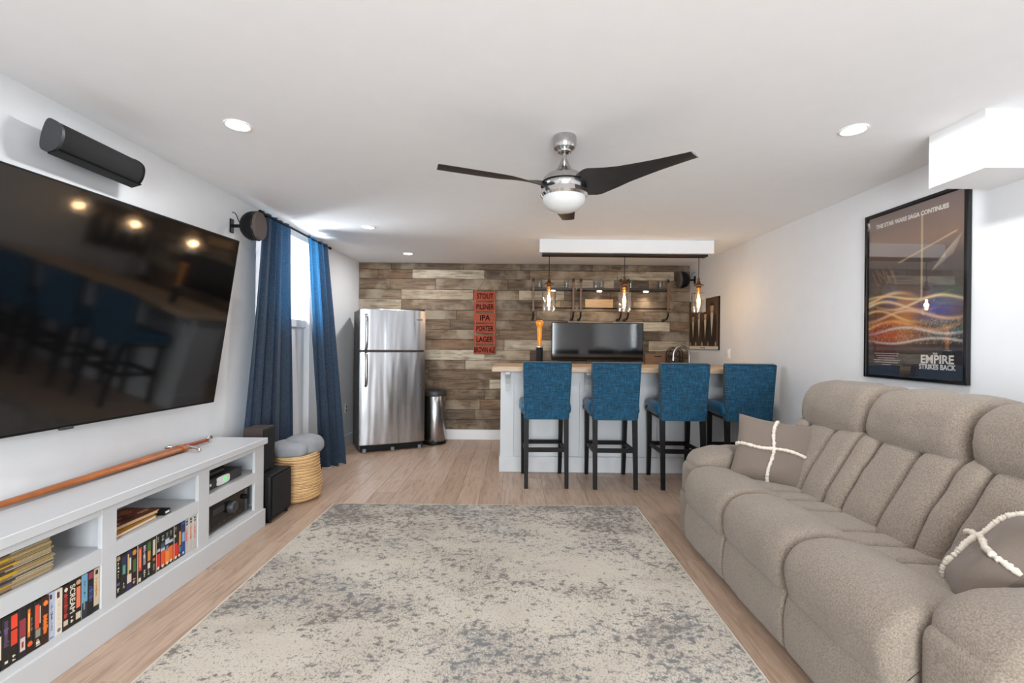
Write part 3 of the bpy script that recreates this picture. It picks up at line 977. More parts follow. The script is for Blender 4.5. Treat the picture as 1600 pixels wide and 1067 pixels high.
# trash can
tc = thing('pedal_bin', 'slim stainless steel pedal bin with black lid beside the refrigerator', 'trash can', (-1.0, 5.93, 0))
MB().lathe([(0.135, 0.03), (0.14, 0.04), (0.142, 0.60), (0.135, 0.61)], 32, sy=0.95).build('body', 'steelcan', tc, True, False, 50)
MB().lathe([(0, 0), (0.148, 0), (0.15, 0.012), (0.146, 0.035), (0.13, 0.035)], 32, sy=0.95).build('base', 'black', tc, True, False, 40)
MB().lathe([(0.146, 0.605), (0.15, 0.615), (0.15, 0.64), (0.14, 0.665), (0.08, 0.675), (0, 0.677)], 32, sy=0.95).build('lid', 'darkgrey', tc, True, False, 50)
MB().box(-0.03, 0.03, -0.19, -0.13, 0.008, 0.02, bev=0.004).build('pedal', 'black', tc)

# ================================================================== MEDIA CABINET
cab = thing('media_cabinet', 'long low white media cabinet with open cubbies under the wall television', 'cabinet', (-1.87, 1.97, 0))
XB, XF = LEFT + 0.018, -1.70
Y0, Y1 = 0.76, 3.19
ZT = 0.605
MB().box(XB, XF + 0.018, Y0 - 0.02, Y1 + 0.018, ZT - 0.040, ZT, bev=0.003).build('top', 'cab', cab, world=True)
for (a, b) in ((Y0, Y0 + 0.02), (Y1 - 0.02, Y1)):
    MB().box(XB, XF - 0.016, a, b, 0.0, ZT - 0.04).build('side_panel', 'cab', cab, world=True)
bays = [(0.87, 1.33), (1.42, 1.936), (2.01, 2.528), (2.62, 3.08)]
for a in (1.375, 1.973, 2.574):
    MB().box(XB + 0.01, XF - 0.016, a - 0.010, a + 0.010, 0.13, ZT - 0.04).build('divider', 'cab', cab, world=True)
MB().box(XB, XB + 0.01, Y0, Y1, 0.1, ZT - 0.04).build('back_panel', 'cab', cab, world=True)
for (z0, z1) in ((0.13, 0.148), (0.376, 0.394)):
    MB().box(XB + 0.01, XF - 0.016, Y0 + 0.02, Y1 - 0.02, z0, z1).build('shelf', 'cab', cab, world=True)
sx0, sx1 = XF - 0.018, XF
es = [Y0] + [q for b in bays for q in b] + [Y1]
for k in range(0, len(es), 2):
    MB().box(sx0, sx1, es[k], es[k + 1], 0.12, ZT - 0.04, bev=0.0015).build('stile', 'cab', cab, world=True)
for (a, b) in bays:
    for (z0, z1) in ((0.12, 0.148), (0.331, 0.396), (0.536, ZT - 0.04)):
        MB().box(sx0, sx1 - 0.0006, a - 0.001, b + 0.001, z0, z1).build('rail', 'cab', cab, world=True)
MB().box(XB, XF + 0.010, Y0 - 0.010, Y1 + 0.010, 0.0, 0.122, bev=0.002).build('plinth', 'cab', cab, world=True)

# ------------------------------------------------------------------ video tapes
K_ = (24, 22, 22); CR = (226, 216, 196); RD = (206, 58, 40); OR = (236, 120, 44)
TAPES1 = [  # towards the far end: (base colour, marks, label)
    ((150, 130, 128), [('R', .1, .9, .62, .8, (196, 120, 116)), ('R', .1, .9, .3, .5, (110, 128, 122))], 'grey and pink video tape, outermost in its row'),
    (K_, [('R', .12, .55, .2, .62, RD), ('R', .6, .9, .22, .66, CR), ('O', .5, .76, .3, (168, 172, 184)), ('L', .2, .8, .04, .16, CR, 3)], 'black video tape with red block, cream strip and grey disc on the spine'),
    ((34, 32, 30), [('L', .15, .85, .42, .93, (112, 84, 124), 8), ('R', .3, .7, .08, .13, CR)], 'black video tape with rows of purple dashes on the spine'),
    ((32, 30, 28), [('R', .05, .95, .70, .97, (240, 74, 48)), ('R', .08, .92, .36, .66, (222, 66, 46)), ('L', .25, .75, .05, .18, CR, 3)], 'black video tape with two bright red squares on the spine'),
    ((38, 34, 36), [('R', .08, .92, .42, .76, (150, 56, 66)), ('R', .14, .86, .14, .40, (216, 196, 190)), ('R', .36, .66, .2, .32, (130, 66, 62))], 'dark video tape with maroon panel above a pale picture'),
    ((30, 26, 24), [('R', .15, .5, .34, .9, OR), ('R', .22, .4, .44, .82, (252, 186, 84)), ('O', .5, .18, .36, (238, 96, 36)), ('L', .6, .85, .4, .8, (120, 110, 120), 7)], 'black video tape with a curved orange flame on the spine'),
    ((36, 32, 30), [('R', .1, .62, .42, .92, (226, 84, 56)), ('R', .68, .88, .5, .86, CR), ('R', .12, .88, .24, .40, (150, 146, 130)), ('L', .2, .85, .05, .2, CR, 2)], 'black video tape with orange-red bar and olive square'),
    ((58, 30, 22), [('L', .15, .85, .22, .62, OR, 6), ('O', .5, .86, .36, (246, 130, 50))], 'brown video tape with fiery orange lettering'),
    ((186, 196, 214), [('R', .15, .5, .86, .96, (80, 50, 60)), ('L', .3, .7, .18, .8, (64, 78, 120), 9), ('R', .25, .75, .01, .04, K_)], 'pale blue video tape with dark blue letters'),
    ((222, 212, 196), [('R', .15, .55, .82, .95, (90, 50, 60)), ('L', .35, .7, .2, .76, (220, 180, 168), 8), ('O', .5, .10, .3, (120, 116, 130))], 'cream video tape with faint pink letters'),
    ((44, 32, 28), [('L', .2, .8, .26, .82, (186, 56, 52), 9), ('R', .15, .85, .10, .22, (206, 190, 166)), ('O', .5, .90, .3, CR)], 'dark brown video tape with red lettering and cream patch'),
    ((30, 28, 26), [('T', 'SCREAM', .12, CR), ('L', .25, .75, .06, .22, CR, 4)], 'black video tape with large cream letters along the spine'),
    ((30, 28, 26), [('R', .12, .88, .34, .80, (232, 124, 92)), ('O', .5, .90, .4, (208, 160, 120)), ('R', .1, .9, .08, .24, (214, 200, 176))], 'black video tape with salmon bar and cream block'),
    ((112, 164, 190), [('L', .3, .7, .48, .86, (54, 84, 120), 6), ('R', 0, 1, 0, .36, (42, 48, 56)), ('R', .3, .6, .2, .4, (120, 140, 150))], 'sky blue video tape with a dark lower third'),
    ((26, 26, 30), [('L', .15, .85, .30, .66, (70, 86, 156), 6), ('R', .1, .9, .82, .96, (150, 62, 84))], 'black video tape with blue letters and maroon top'),
    ((206, 190, 162), [('L', .3, .75, .34, .80, (190, 128, 60), 7), ('R', .0, 1, .0, .14, (40, 38, 36)), ('R', .3, .8, .86, .96, (50, 42, 40))], 'tan video tape with gold letters next to the cabinet stile'),
]
TAPES2 = [
    (K_, [('O', .5, .93, .36, (190, 150, 110)), ('L', .35, .65, .45, .84, CR, 5), ('R', .2, .8, .26, .34, (86, 104, 150)), ('L', .3, .7, .1, .2, CR, 3)], 'black video tape with tan disc and spaced white dots'),
    ((26, 34, 32), [('R', .2, .8, .48, .72, (92, 160, 140)), ('R', .1, .9, .74, .94, (50, 50, 84)), ('L', .3, .7, .14, .28, (206, 190, 140), 3)], 'black video tape with a teal title on the spine'),
    ((48, 44, 84), [('R', .15, .42, .36, .94, (210, 178, 104)), ('R', .5, .85, .50, .82, (214, 210, 214)), ('R', .1, .95, .18, .40, (222, 206, 190))], 'navy video tape with yellow strip and cream label'),
    ((40, 26, 24), [('O', .5, .90, .42, (214, 140, 60)), ('R', .2, .85, .38, .72, (72, 108, 50)), ('L', .2, .8, .06, .22, (196, 160, 150), 4)], 'dark video tape with orange disc and green band'),
    ((44, 30, 34), [('R', 0, .16, 0, 1, CR), ('R', .3, .95, .32, .92, (222, 70, 50)), ('R', .45, .7, .4, .86, (244, 150, 110)), ('R', .3, .8, .04, .14, CR)], 'dark video tape with red flame and cream edge'),
    ((26, 26, 34), [('L', .2, .8, .42, .92, (200, 196, 204), 8), ('L', .3, .7, .08, .28, CR, 4)], 'black video tape with tall white lettering'),
    ((34, 34, 26), [('R', .15, .9, .72, .94, (78, 112, 60)), ('R', .2, .85, .44, .70, (206, 146, 66)), ('R', .25, .8, .24, .38, CR), ('L', .3, .7, .06, .2, (150, 170, 150), 3)], 'black video tape with green and gold blocks'),
    ((30, 28, 26), [('R', .2, .75, .52, .94, (214, 200, 178)), ('R', .2, .8, .36, .44, (214, 96, 52)), ('L', .3, .7, .1, .3, (150, 170, 150), 3)], 'black video tape with tall cream label and orange dash'),
    ((26, 24, 24), [('R', 0, .14, 0, 1, CR), ('R', .14, 1, .06, .46, (214, 48, 36)), ('R', .3, 1, .52, .6, (176, 182, 190)), ('L', .3, .8, .8, .95, (150, 160, 150), 3), ('O', .55, .07, .28, CR)], 'black video tape with cream edge and red glow under a grey bar'),
    ((26, 24, 24), [('R', 0, 1, .06, .50, (232, 84, 44)), ('R', 0, 1, .50, .58, (182, 190, 198)), ('R', .0, 1, .60, .72, (70, 84, 110)), ('L', .2, .8, .78, .95, (150, 164, 150), 3), ('O', .5, .08, .28, CR)], 'black video tape with orange-red glow under a blue-grey slab'),
    ((26, 24, 24), [('R', 0, 1, .06, .48, (240, 140, 60)), ('R', .2, .8, .42, .56, (120, 134, 150)), ('R', .0, 1, .62, .76, (190, 196, 204)), ('L', .2, .8, .8, .95, (150, 164, 150), 3), ('O', .5, .08, .28, CR)], 'black video tape with amber glow under pale grey shapes'),
    ((26, 24, 24), [('R', 0, 1, .06, .50, (236, 110, 50)), ('R', 0, 1, .60, .68, (188, 194, 202)), ('L', .2, .8, .8, .95, (150, 164, 150), 3), ('O', .5, .08, .28, CR)], 'black video tape with orange glow and one pale streak'),
    ((26, 24, 24), [('R', 0, .14, 0, 1, CR), ('R', .14, 1, .06, .48, (214, 50, 38)), ('R', .14, .6, .66, .74, (186, 192, 190)), ('L', .3, .8, .84, .96, (170, 150, 160), 3), ('O', .55, .08, .28, CR)], 'black video tape with cream edge and deep red glow beside the gold-column tape'),
    ((30, 26, 24), [('R', .0, .5, .12, .40, (190, 50, 40)), ('R', .45, .9, .36, .78, (222, 148, 50)), ('R', .5, .95, .16, .34, (52, 130, 160)), ('O', .5, .08, .28, CR)], 'black video tape with gold column and teal patch'),
    ((44, 74, 138), [('R', .15, .85, .42, .68, (150, 170, 206)), ('R', .1, .9, .72, .92, (46, 44, 78)), ('O', .5, .08, .24, CR)], 'royal blue video tape with pale label'),
] + [((196, 190, 182), [('L', .3, .7, .34, .74, (222, 98, 66), 6), ('R', .2, .8, .91, .97, (58, 58, 60)), ('R', .2, .8, .84, .89, (90, 90, 92))], 'pale grey video tape with orange lettering, one of three') for _ in range(3)]

_sp = NT('spine_print')
_vc = _sp.add('ShaderNodeVertexColor'); _vc.layer_name = 'print_colour'
_sp.col(_vc.outputs['Color']); _sp.set(Roughness=0.4)
M['spineprint'] = _sp.m
def tape(base, marks, label, y0, y1, h):
    root = thing('video_tape', label, 'video tape', (-1.80, (y0 + y1) / 2, 0.1485), group='video tapes in the media cabinet')
    xs = 0.0935 + random.uniform(-0.0015, 0.0015)
    g = 0.0004
    W = (y1 - y0) / 2 - g
    MB().box(-0.03, xs, -W, W, 0, h, bev=0.0012).build('case', flat(*base), root)
    GU, GV = 14, 60
    cu_, cv_ = np.meshgrid((np.arange(GU) + .5) / GU, (np.arange(GV) + .5) / GV)
    pix = np.zeros((GV, GU, 3)); pix[:] = np.array(srgb(*base)[:3])
    asp = h / (2 * W)
    txt = None
    for mk in marks:
        if mk[0] == 'R':
            _, u0, u1, v0, v1, c = mk
            pix[(cu_ >= u0) & (cu_ <= u1) & (cv_ >= v0) & (cv_ <= v1)] = srgb(*c)[:3]
        elif mk[0] == 'O':
            _, u, v, r_, c = mk
            pix[np.hypot(cu_ - u, (cv_ - v) * asp) <= r_] = srgb(*c)[:3]
        elif mk[0] == 'L':
            _, u0, u1, v0, v1, c, n = mk
            n *= 2
            st_ = (v1 - v0) / n
            for i in range(n):
                a = v0 + i * st_; j = random.uniform(0, 0.25)
                pix[(cu_ >= u0 + j * .3) & (cu_ <= u1 - j) & (cv_ >= a) & (cv_ <= a + st_ * .66)] = srgb(*c)[:3]
        elif mk[0] == 'T':
            mt = Matrix.Translation((xs + 0.0006, 0, h * 0.60)) @ Matrix(((0, 0, 1, 0), (0, 1, 0, 0), (-1, 0, 0, 0), (0, 0, 0, 1)))
            txt = (mk[1], mk[3], mt)
    me = bpy.data.meshes.new('spine_print')
    me.from_pydata([(xs + 0.0004, -W + 0.0006 + (2 * W - 0.0012) * i / GU, 0.001 + (h - 0.002) * j / GV) for j in range(GV + 1) for i in range(GU + 1)], [],
                   [(j * (GU + 1) + i, j * (GU + 1) + i + 1, (j + 1) * (GU + 1) + i + 1, (j + 1) * (GU + 1) + i) for j in range(GV) for i in range(GU)])
    ca = me.color_attributes.new('print_colour', 'FLOAT_COLOR', 'CORNER')
    ca.data.foreach_set('color', np.repeat(np.concatenate([pix.reshape(-1, 3), np.ones((GU * GV, 1))], 1), 4, 0).astype(np.float32).ravel())
    me.materials.append(M['spineprint'])
    sp_ = bpy.data.objects.new('spine_print', me); C.objects.link(sp_); sp_.parent = root
    if txt:
        text_obj('lettering', txt[0], 0.030, flat(*txt[1]), root, txt[2], 0.0002, bold=0.0004)
random.seed(11)
n1 = len(TAPES1); wd = 0.0262
y = 1.933
for k in range(n1 - 1, -1, -1):
    b_, m_, l_ = TAPES1[k]
    tape(b_, m_, l_, y - wd, y, 0.176 + random.uniform(-0.004, 0.003))
    y -= wd
wd = (2.524 - 2.013) / len(TAPES2)
for k, (b_, m_, l_) in enumerate(TAPES2):
    tape(b_, m_, l_, 2.013 + k * wd, 2.013 + (k + 1) * wd, 0.176 + random.uniform(-0.004, 0.003))

# magazines stacked in the upper left cubby
z = 0.3945
mr = random.Random(3)
for k in range(22):
    th = mr.uniform(0.0052, 0.0068)
    if z + th > 0.533: break
    yel = k in (3, 8, 9, 14, 17, 18)
    ya = 1.765 - 0.0011 * abs(k - 7) + mr.uniform(-0.006, 0.004)
    xo = mr.uniform(-0.004, 0.004)
    mg = thing('magazine', 'yellow-spined magazine in the tall stack inside the white cabinet' if yel else 'cream-paged magazine in the tall stack inside the white cabinet', 'magazine', (-1.83, 1.63, z), group='magazines stacked in the cabinet')
    cvr = flat(196, 154, 34) if yel else flat(*mr.choice([(90, 70, 50), (150, 120, 84), (120, 104, 90), (70, 60, 54)]))
    X0, X1 = -0.09 + xo, 0.102 + xo
    yb = ya - 0.265
    MB().box(X0 + 0.001, X1 - 0.001, yb - 1.63 + 0.001, ya - 1.63 - 0.001, 0.0007, th - 0.0009).build('pages', flat(*mr.choice([(176, 160, 130), (160, 142, 110), (150, 134, 104), (186, 170, 142)])), mg)
    MB().box(X0, X1, yb - 1.63, ya - 1.63, 0.0, 0.0006).box(X0, X1, yb - 1.63, ya - 1.63, th - 0.0008, th - 0.0002).box(X1 - 0.0006, X1 + 0.0002, yb - 1.63, yb - 1.63 + 0.12 + mr.uniform(-.02, .02), 0, th - 0.0002).build('cover', cvr, mg)
    z += th

# items in the middle upper cubby
def book(name, label, cat, loc, rz, w_, l_, t_, cover, pages, extra=None):
    b = thing(name, label, cat, loc, R(rz))
    MB().box(-w_ / 2 + .002, w_ / 2 - .003, -l_ / 2 + .003, l_ / 2 - .003, .002, t_ - .002).build('pages', pages, b)
    MB().box(-w_ / 2, w_ / 2, -l_ / 2, l_ / 2, 0, .002).box(-w_ / 2, w_ / 2, -l_ / 2, l_ / 2, t_ - .002, t_).box(-w_ / 2, -w_ / 2 + .002, -l_ / 2, l_ / 2, 0, t_).build('cover', cover, b)
    if extra: extra(b)
    return b
def art_gold(b):
    mb = MB()
    cs = [(120, 52, 22), (226, 164, 60), (176, 80, 34), (90, 44, 26), (204, 120, 50)]
    rr = random.Random(9)
    for i in range(26):
        cx, cy, r_ = rr.uniform(-.075, .085), rr.uniform(-.11, .11), rr.uniform(.010, .026)
        mb.poly([(max(-.095, min(.095, cx + r_ * rr.uniform(.6, 1.3) * math.cos(a))), max(-.132, min(.132, cy + 1.8 * r_ * rr.uniform(.6, 1.2) * math.sin(a))), .0142 + i * .00003) for a in [2 * PI * q / 9 for q in range(9)]], rr.randrange(5))
    mb.build('cover_print', [flat(*c) for c in cs], b)
book('comic_book', 'golden-orange illustrated softcover book lying in the middle cubby', 'book', (-1.835, 2.15, 0.3945), 3, 0.2, 0.27, 0.014, flat(212, 146, 48), 'white', art_gold)
def art_brown(b):
    mb = MB()
    cs = [(150, 66, 40), (196, 110, 56), (86, 40, 28), (216, 176, 120)]
    rr = random.Random(4)
    for i in range(22):
        cx, cy, r_ = rr.uniform(-.07, .07), rr.uniform(-.10, .10), rr.uniform(.008, .022)
        mb.poly([(max(-.085, min(.085, cx + r_ * rr.uniform(.6, 1.3) * math.cos(a))), max(-.125, min(.125, cy + 1.8 * r_ * rr.uniform(.6, 1.2) * math.sin(a))), .0182 + i * .00003) for a in [2 * PI * q / 9 for q in range(9)]], rr.randrange(4))
    mb.build('cover_print', [flat(*c) for c in cs], b)
book('hardback_book', 'brown illustrated hardback resting on the golden softcover book', 'book', (-1.85, 2.20, 0.4092), -3, 0.18, 0.26, 0.018, flat(126, 62, 36), flat(210, 190, 150), art_brown)
bx = thing('cassette_case', 'small black case with pale label at the end of the stacked books', 'case', (-1.775, 2.335, 0.3945), R(2))
MB().box(-0.05, 0.05, -0.022, 0.022, 0, 0.026, bev=0.002).build('case', 'black', bx)
MB().box(0.05, 0.0506, -0.014, 0.014, 0.008, 0.018).build('label_print', 'white', bx)

# set-top box and player
st = thing('set_top_box', 'dark grey set-top box with silver centre and green display in the cabinet', 'media player', (-1.865, 2.83, 0.3945))
MB().box(-0.12, 0.115, -0.185, 0.185, 0.004, 0.062, bev=0.004).build('case', 'darkgrey', st)
MB().prism(catmull([(-0.06, 0.010), (0.04, 0.010), (0.055, 0.034), (0.04, 0.056), (-0.06, 0.056), (-0.064, 0.034)], 4), 0.114, 0.119, 'X').build('front_panel', 'white', st)
MB().box(0.119, 0.1198, -0.012, 0.018, 0.024, 0.044).build('display', 'green_led', st)
MB().lathe([(0.0, 0.118), (0.009, 0.117), (0.009, 0.114)], 12, 'X', (0, -0.125, 0.032)).build('power_button', 'white', st)
for fy in (-.15, .15):
    MB().box(-.1, .1, fy - .01, fy + .01, 0, .005).build('foot', 'black', st)
pl = thing('disc_player', 'small black disc player on top of the set-top box', 'media player', (-1.875, 2.765, 0.4565))
MB().box(-0.10, 0.105, -0.105, 0.105, 0.003, 0.045, bev=0.003).build('case', 'black', pl)
MB().box(0.104, 0.1065, -0.095, 0.095, 0.018, 0.030).build('disc_slot', 'darkgrey', pl)
for fy in (-.08, .08):
    MB().box(-.08, .08, fy - .008, fy + .008, 0, .004).build('foot', 'black', pl)
cb = tag(MB().tube(catmull([(-2.005, 2.78, 0.515), (-1.93, 2.83, 0.522), (-1.86, 2.885, 0.524), (-1.84, 2.925, 0.505), (-1.86, 2.95, 0.475), (-1.93, 2.97, 0.462)], 6, False), 0.003, 6).build('cable', 'black', None, True), 'thin black cable looping over the set-top box', 'cable')
# receiver
rc = thing('receiver', 'black audio receiver with large round volume knob in the lower cubby', 'receiver', (-1.87, 2.85, 0.1485))
MB().box(-0.14, 0.13, -0.215, 0.215, 0.012, 0.165, bev=0.004).build('case', 'black', rc)
fp = MB().box(0.129, 0.138, -0.215, 0.215, 0.014, 0.163, bev=0.002).build('front_panel', 'blackgloss', rc)
MB().lathe([(0.0, 0.172), (0.030, 0.170), (0.034, 0.165), (0.036, 0.138)], 28, 'X', (0, 0.02, 0.098)).build('volume_knob', 'darkgrey', rc, True, False, 35)
MB().lathe([(0.0, 0.158), (0.014, 0.157), (0.016, 0.138)], 20, 'X', (0, 0.165, 0.115)).build('selector_knob', 'black', rc, True, False, 35)
MB().box(0.138, 0.1385, -0.15, -0.04, 0.10, 0.135).build('display', 'darkgrey', fp)
for i in range(6):
    MB().box(0.138, 0.141, -0.15 + i * .05, -0.15 + i * .05 + .025, 0.035, 0.042).build('button', 'darkgrey', fp)
for i in range(2):
    MB().box(0.138, 0.140, -0.205 + i * .016, -0.197 + i * .016, 0.03, 0.15).build('side_bar', 'darkgrey', fp)
for fy in (-.17, .17):
    MB().lathe([(0, 0), (.02, 0), (.02, .013), (0, .013)], 12, c=(0.09, fy, 0)).build('foot', 'black', rc)
    MB().lathe([(0, 0), (.02, 0), (.02, .013), (0, .013)], 12, c=(-0.09, fy, 0)).build('foot', 'black', rc)

# ------------------------------------------------------------------ sword in scabbard
sw = thing('sword', 'sword in an orange-brown leather scabbard lying on the white cabinet', 'sword', (-1.965, 2.40, ZT))
ZS = 0.021
sc_ = MB()
K = 16; vs_ = []
for k in range(K + 1):
    t = k / K
    y = 0.375 - 1.06 * t
    w_ = 0.040 * (1 - t) + 0.020 * t
    h_ = 0.017 * (1 - t) + 0.011 * t
    if k == K: w_ *= .3; h_ *= .4
    for j in range(12):
        a = 2 * PI * j / 12
        ca, sa = math.cos(a), math.sin(a)
        vs_.append((w_ * ca, y, ZS + h_ * (abs(sa) ** 0.7) * (1 if sa > 0 else -1)))
sc_.addm(vs_, [(k * 12 + j, k * 12 + (j + 1) % 12, k * 12 + 12 + (j + 1) % 12, k * 12 + 12 + j) for k in range(K) for j in range(12)] + [tuple(range(12)), tuple(K * 12 + j for j in range(12))])
scab = sc_.build('scabbard', 'leather', sw, True, False, 50)
MB().tube([(-0.038, 0.35 - 1.0 * i / 10 * 1.0, ZS - 0.002) if i == 0 else (-0.038 + 0.019 * i / 10, 0.35 - 1.0 * i / 10, ZS - 0.002) for i in range(11)], 0.004, 6).build('seam', 'gripwood', scab, True)
MB().lathe([(0.043, 0.33), (0.045, 0.335), (0.045, 0.372), (0.042, 0.378)], 16, 'Y', (0, 0, ZS), sy=0.45).build('throat_band', 'leather', scab, True)
gm = catmull([(-0.10, 0.345, ZS + .006), (-0.075, 0.372, ZS + .006), (-0.03, 0.385, ZS + .004), (0.0, 0.388, ZS + .004), (0.03, 0.385, ZS + .004), (0.09, 0.372, ZS + .0), (0.125, 0.345, ZS - .006)], 5, False)
MB().tube(gm, [0.007 + 0.004 * abs(math.sin(i * 0.9)) for i in range(len(gm))], 8).build('crossguard', 'chrome', sw, True)
MB().tube([(0, 0.385 + 0.022 * i, ZS + 0.002) for i in range(11)], [0.017, .016, .014, .0145, .013, .0135, .0125, .013, .012, .0125, .012], 12).build('grip', 'gripwood', sw, True)
MB().lathe([(0, -0.014), (0.012, -0.013), (0.024, -0.006), (0.026, 0), (0.024, 0.006), (0.012, 0.013), (0, 0.014)], 20, 'X', (0, 0.625, ZS + 0.006)).build('pommel', 'chrome', sw, True)

# ------------------------------------------------------------------ wall television (tilted down and swung a little)
tv = thing('wall_television', 'large black television tilted forward on the wall above the cabinet', 'television', (-1.815, 2.955, 1.385))
tilt = math.atan2(0.161, 1.02)
TVW, TVH = 1.82, 1.033
tmat = Matrix.Rotation(R(-4.2), 4, 'Z') @ Matrix.Rotation(tilt, 4, 'Y')
# local: x = out of the screen, y = along (far end at 0), z = up
MB().box(-0.035, 0, -TVW, 0, -TVH / 2, TVH / 2, bev=0.004).xform(tmat).build('housing', 'black', tv)
MB().box(0.0, 0.0015, -TVW + 0.008, -0.008, -TVH / 2 + 0.012, TVH / 2 - 0.008).xform(tmat).build('screen', 'screen', tv)
MB().box(-0.01, 0.004, -TVW / 2 - 0.03, -TVW / 2 + 0.03, -TVH / 2 - 0.008, -TVH / 2 + 0.004, bev=0.002).xform(tmat).build('sensor_lip', 'darkgrey', tv)
MB().box(-0.075, -0.034, -1.25, -0.55, -0.25, 0.25, bev=0.005).xform(tmat).build('rear_hump', 'black', tv)
MB().box(LEFT + 0.001, LEFT + 0.03, 1.85, 2.35, 1.25, 1.55).box(LEFT + 0.02, -1.90, 1.98, 2.02, 1.35, 1.45).box(LEFT + 0.02, -1.90, 2.2, 2.24, 1.35, 1.45).build('wall_mount', 'black', tv, world=True)

# centre speaker near the ceiling
cs = thing('centre_speaker', 'long curved black centre speaker mounted above the television', 'speaker', (-1.945, 2.17, 2.115))
cprof = catmull([(-0.035, 0.075), (-0.045, 0.0), (-0.035, -0.07), (0.005, -0.085), (0.045, -0.055), (0.058, 0.0), (0.045, 0.055), (0.0, 0.082)], 4)
cprof = [(a * 0.85, b * 0.82) for a, b in cprof]
cprof2 = [(a * 0.97, b * 0.97) for a, b in cprof]
crot = Matrix.Rotation(R(14), 4, 'Y')
MB().prism(cprof2, -0.207, 0.207, 'Y').xform(crot).build('grille', 'speaker_cloth', cs, True, False, 40)
for s in (-1, 1):
    MB().prism(cprof, s * 0.207, s * 0.22, 'Y').xform(crot).build('end_cap', 'darkgrey' if s < 0 else 'black', cs)
MB().prism([(0.004, -0.076), (0.046, -0.052), (0.050, -0.046), (0.005, -0.068)], -0.216, 0.216, 'Y').xform(crot).build('lower_trim', 'black', cs)
MB().box(-0.12, -0.04, -0.06, 0.06, -0.03, 0.03).build('bracket', 'black', cs)

# satellite speakers
def satellite(label, loc, rz):
    s = thing('satellite_speaker', label, 'speaker', loc, rz)
    prof = [(0.0, -0.095)] + [(0.105 * math.sin(t), -0.095 * math.cos(t)) for t in [PI / 2 * i / 10 for i in range(1, 11)]] + [(0.105, 0.02)]
    MB().lathe(prof, 28, 'X', sx=0.82).build('shell', 'black', s, True, False, 50)
    MB().lathe([(0.105, 0.02), (0.107, 0.024), (0.107, 0.030), (0.1, 0.032)], 28, 'X', sx=0.82).build('rim', 'blackgloss', s, True)
    MB().lathe([(0.102, 0.030), (0.098, 0.052), (0.06, 0.060), (0.0, 0.062)], 28, 'X', sx=0.82).build('grille', 'taupe_cloth', s, True, False, 50)
    MB().box(-0.165, -0.155, -0.02, 0.02, -0.05, 0.05, bev=0.002).tube([(-0.16, 0, 0), (-0.09, 0, 0)], 0.012, 10).build('bracket', 'black', s)
    MB().tube(catmull([(-0.158, 0, 0.10), (-0.13, -0.005, 0.085), (-0.11, -0.005, 0.04), (-0.10, 0, 0.02)], 5, False), 0.003, 6).build('wire', 'black', s, True)
    return s
satellite('round-backed black speaker on the wall beside the blue curtain', (LEFT + 0.167, 3.37, 2.095), 0)
satellite('black wall speaker in the corner beside the plank wall', (RW(5.98) - 0.165, 5.98, 2.105), PI + RWA)

# ------------------------------------------------------------------ subwoofer, bookshelf speaker, basket
sub = thing('subwoofer', 'black subwoofer box on the floor at the end of the cabinet', 'speaker', (-1.80, 3.385, 0))
MB().box(-0.125, 0.13, -0.155, 0.145, 0.02, 0.335, bev=0.018, seg=3).build('cabinet', 'black', sub, True, False, 50)
MB().box(0.128, 0.136, -0.135, 0.125, 0.045, 0.315, bev=0.003).build('grille', 'speaker_cloth', sub)
for fx in (-.095, .10):
    for fy in (-.12, .11):
        MB().lathe([(0, 0), (.018, 0), (.02, .024), (0, .024)], 10, c=(fx, fy, 0)).build('foot', 'blackgloss', sub)
bs = thing('bookshelf_speaker', 'dark brown bookshelf speaker standing on the subwoofer', 'speaker', (-1.82, 3.40, 0.336))
MB().box(-0.085, 0.05, -0.10, 0.06, 0.0, 0.312, bev=0.003).build('cabinet', 'speaker_brown', bs)
MB().box(0.049, 0.060, -0.094, 0.054, 0.01, 0.302, bev=0.004).build('grille', 'speaker_cloth', bs)

bk = thing('straw_basket', 'round woven straw basket on the floor beside the subwoofer', 'basket', (-1.745, 3.775, 0))
def wob(a, z): return 0.855 + 0.012 * math.sin(3 * a + z * 9) + 0.010 * math.sin(5 * a)
mb = MB(); N = 48; rings = [(0.0, 0.004), (0.17, 0.004), (0.196, 0.012), (0.212, 0.05), (0.214, 0.11), (0.204, 0.20), (0.194, 0.29), (0.190, 0.365), (0.186, 0.372), (0.178, 0.365), (0.182, 0.28), (0.19, 0.1), (0.17, 0.03), (0.0, 0.03)]
vs_ = []
for (r_, z) in rings:
    for j in range(N):
        a = 2 * PI * j / N
        q = r_ * wob(a, z)
        vs_.append((q * math.cos(a), q * math.sin(a), z + (0.012 * math.cos(a - 0.6) if z > 0.3 else 0)))
mb.addm(vs_, [(i * N + j, i * N + (j + 1) % N, (i + 1) * N + (j + 1) % N, (i + 1) * N + j) for i in range(len(rings) - 1) for j in range(N)])
bk_body = mb.build('weave', 'straw', bk, True)
for k in range(15):
    z = 0.035 + 0.0225 * k
    r_ = np.interp(z, [0.012, 0.05, 0.11, 0.2, 0.29, 0.365], [0.196, 0.212, 0.214, 0.204, 0.194, 0.190])
    MB().tube([((r_ * wob(a, z) + 0.001) * math.cos(a), (r_ * wob(a, z) + 0.001) * math.sin(a), z + 0.004 * math.sin(2 * a + k)) for a in [2 * PI * j / 40 for j in range(40)]], 0.0085, 6, closed=True).build('coil', 'straw', bk_body, True)
bl = thing('folded_blanket', 'rolled grey blanket stuffed into the straw basket', 'blanket', (-1.745, 3.775, 0.33))
